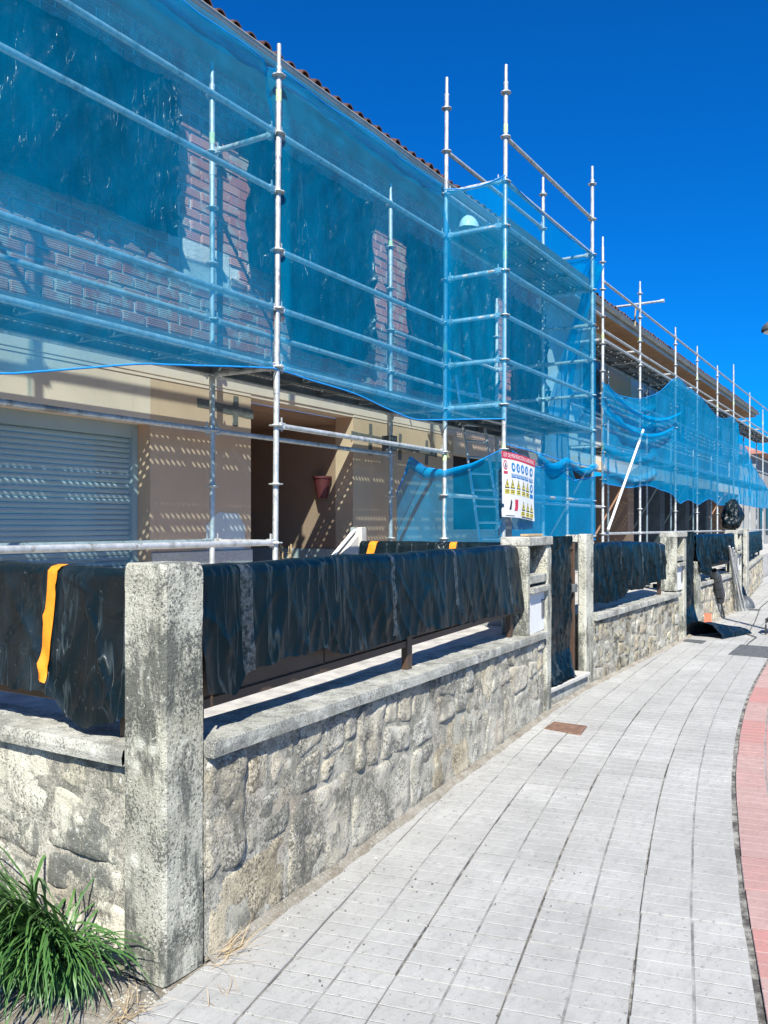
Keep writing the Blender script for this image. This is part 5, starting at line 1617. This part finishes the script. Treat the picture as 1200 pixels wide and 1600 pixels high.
# ------------------------------------------------------------------ street lamp and sign (mostly outside the frame)
lamp = thing('street_lamp', (12.5, .60, 0), 'dark street lamp whose head just enters at the right edge', 'street lamp')
b = MB(); b.tube((12.5, .60, 0), (12.5, .60, 4.3), .06, 12, .04); b.tube((12.5, .60, 0), (12.5, .60, .5), .09, 12, .08); b.build('post', M['iron'], lamp)
b = MB(); b.path([(12.5, .60, 4.25), (12.5, .75, 4.4), (12.45, 1.1, 4.42), (12.4, 1.42, 4.33)], .022, 8); b.build('arm', M['iron'], lamp)
b = MB(); b.grid(lambda u, v: (12.37 + .22*cos(2*pi*u)*cos(v*pi/2), 1.52 + .22*sin(2*pi*u)*cos(v*pi/2), 4.17 + .15*sin(v*pi/2)), 24, 8); b.build('lamp_shade', M['iron'], lamp)
b = MB(); b.tube((12.37, 1.52, 4.15), (12.37, 1.52, 4.169), .19, 20); b.build('diffuser', M['lens'], lamp)
b = MB(); b.path([(12.37, 1.52, 4.33), (12.37, 1.50, 4.40), (12.4, 1.42, 4.35)], .02, 6); b.build('bracket', M['iron'], lamp)

# ------------------------------------------------------------------ grass and weeds
gt_ = MB(); random.seed(12)
gx, gy = 1.955, 2.60
def blade(b, x, y, z, az, L, droop, wd, curve=0, e0=None):
    n_ = 8; vs = []; d = Vector((cos(az), sin(az))); p_ = Vector((x, y, z))
    el = random.uniform(1.15, 1.52) if e0 is None else e0
    if d.dot(Vector((SA, -CA))) > .25 and L > .25: L *= .62
    side = Vector((-d.y, d.x, 0))
    for i in range(n_+1):
        k = i/n_; w_ = wd*(1-k**2.2)*(.6+.4*min(1, k*5))
        vs += [p_ - side*w_, p_ + side*w_ + Vector((0, 0, w_*.5))]
        e = el - droop*k**1.3
        st_ = L/n_
        p_ = p_ + Vector((d.x*cos(e), d.y*cos(e), sin(e)))*st_ + side*curve*st_*k
    b.add(vs, [(2*i, 2*i+1, 2*i+3, 2*i+2) for i in range(n_)], True)
for k in range(760):
    r = random.random()**.6*.15; a = random.uniform(0, 2*pi)
    x, y = gx + r*cos(a)*.75, gy + .05 + r*sin(a)*1.5
    if x > 2.15: x = 2.15 - random.random()*.1
    az = a + random.gauss(0, .7)
    if random.random() < .45: az = random.gauss(pi*1.12, .8)
    if cos(az) > -.1 and random.random() < .8: az = pi - az
    blade(gt_, x, y, soilz(x, y)-.005, az, random.uniform(.40, .82)*(1 if random.random() < .9 else 1.15), random.uniform(1.7, 3.3), random.uniform(.0042, .0078), random.gauss(0, .25))
tag(gt_.build('grass_tuft', M['grass'], base=True), 'big drooping tuft of long green grass at the foot of the corner wall', 'grass')
def weeds(x, y, n_, L, label, az0=None):
    b = MB()
    for k in range(n_):
        blade(b, x + random.gauss(0, .04), y + random.gauss(0, .02), .004, random.uniform(0, 6.28) if az0 is None else random.gauss(az0, .7), random.uniform(.5, 1)*L, random.uniform(.0, .8), .0013, random.gauss(0, .8), random.uniform(.15, .9)**1.3)
    tag(b.build('dry_weed', M['stick'], base=True), label, 'weed', 'dry weeds on the pavement edge')
x_, y_ = gnd(318, 1510); weeds(2.40, 2.19, 26, .20, 'dry straw-coloured weed at the foot of the nearest pillar', -.3)
x_, y_ = gnd(190, 1590); weeds(x_, y_, 34, .16, 'small dry weed on the soil below the grass tuft')
x_, y_ = gnd(352, 1556); weeds(x_, y_, 7, .12, 'flattened wisp of straw lying on the nearest slabs', .6)
for k, (px_, py_) in enumerate(((560, 1345), (600, 1300), (640, 1290), (495, 1400))):
    pass
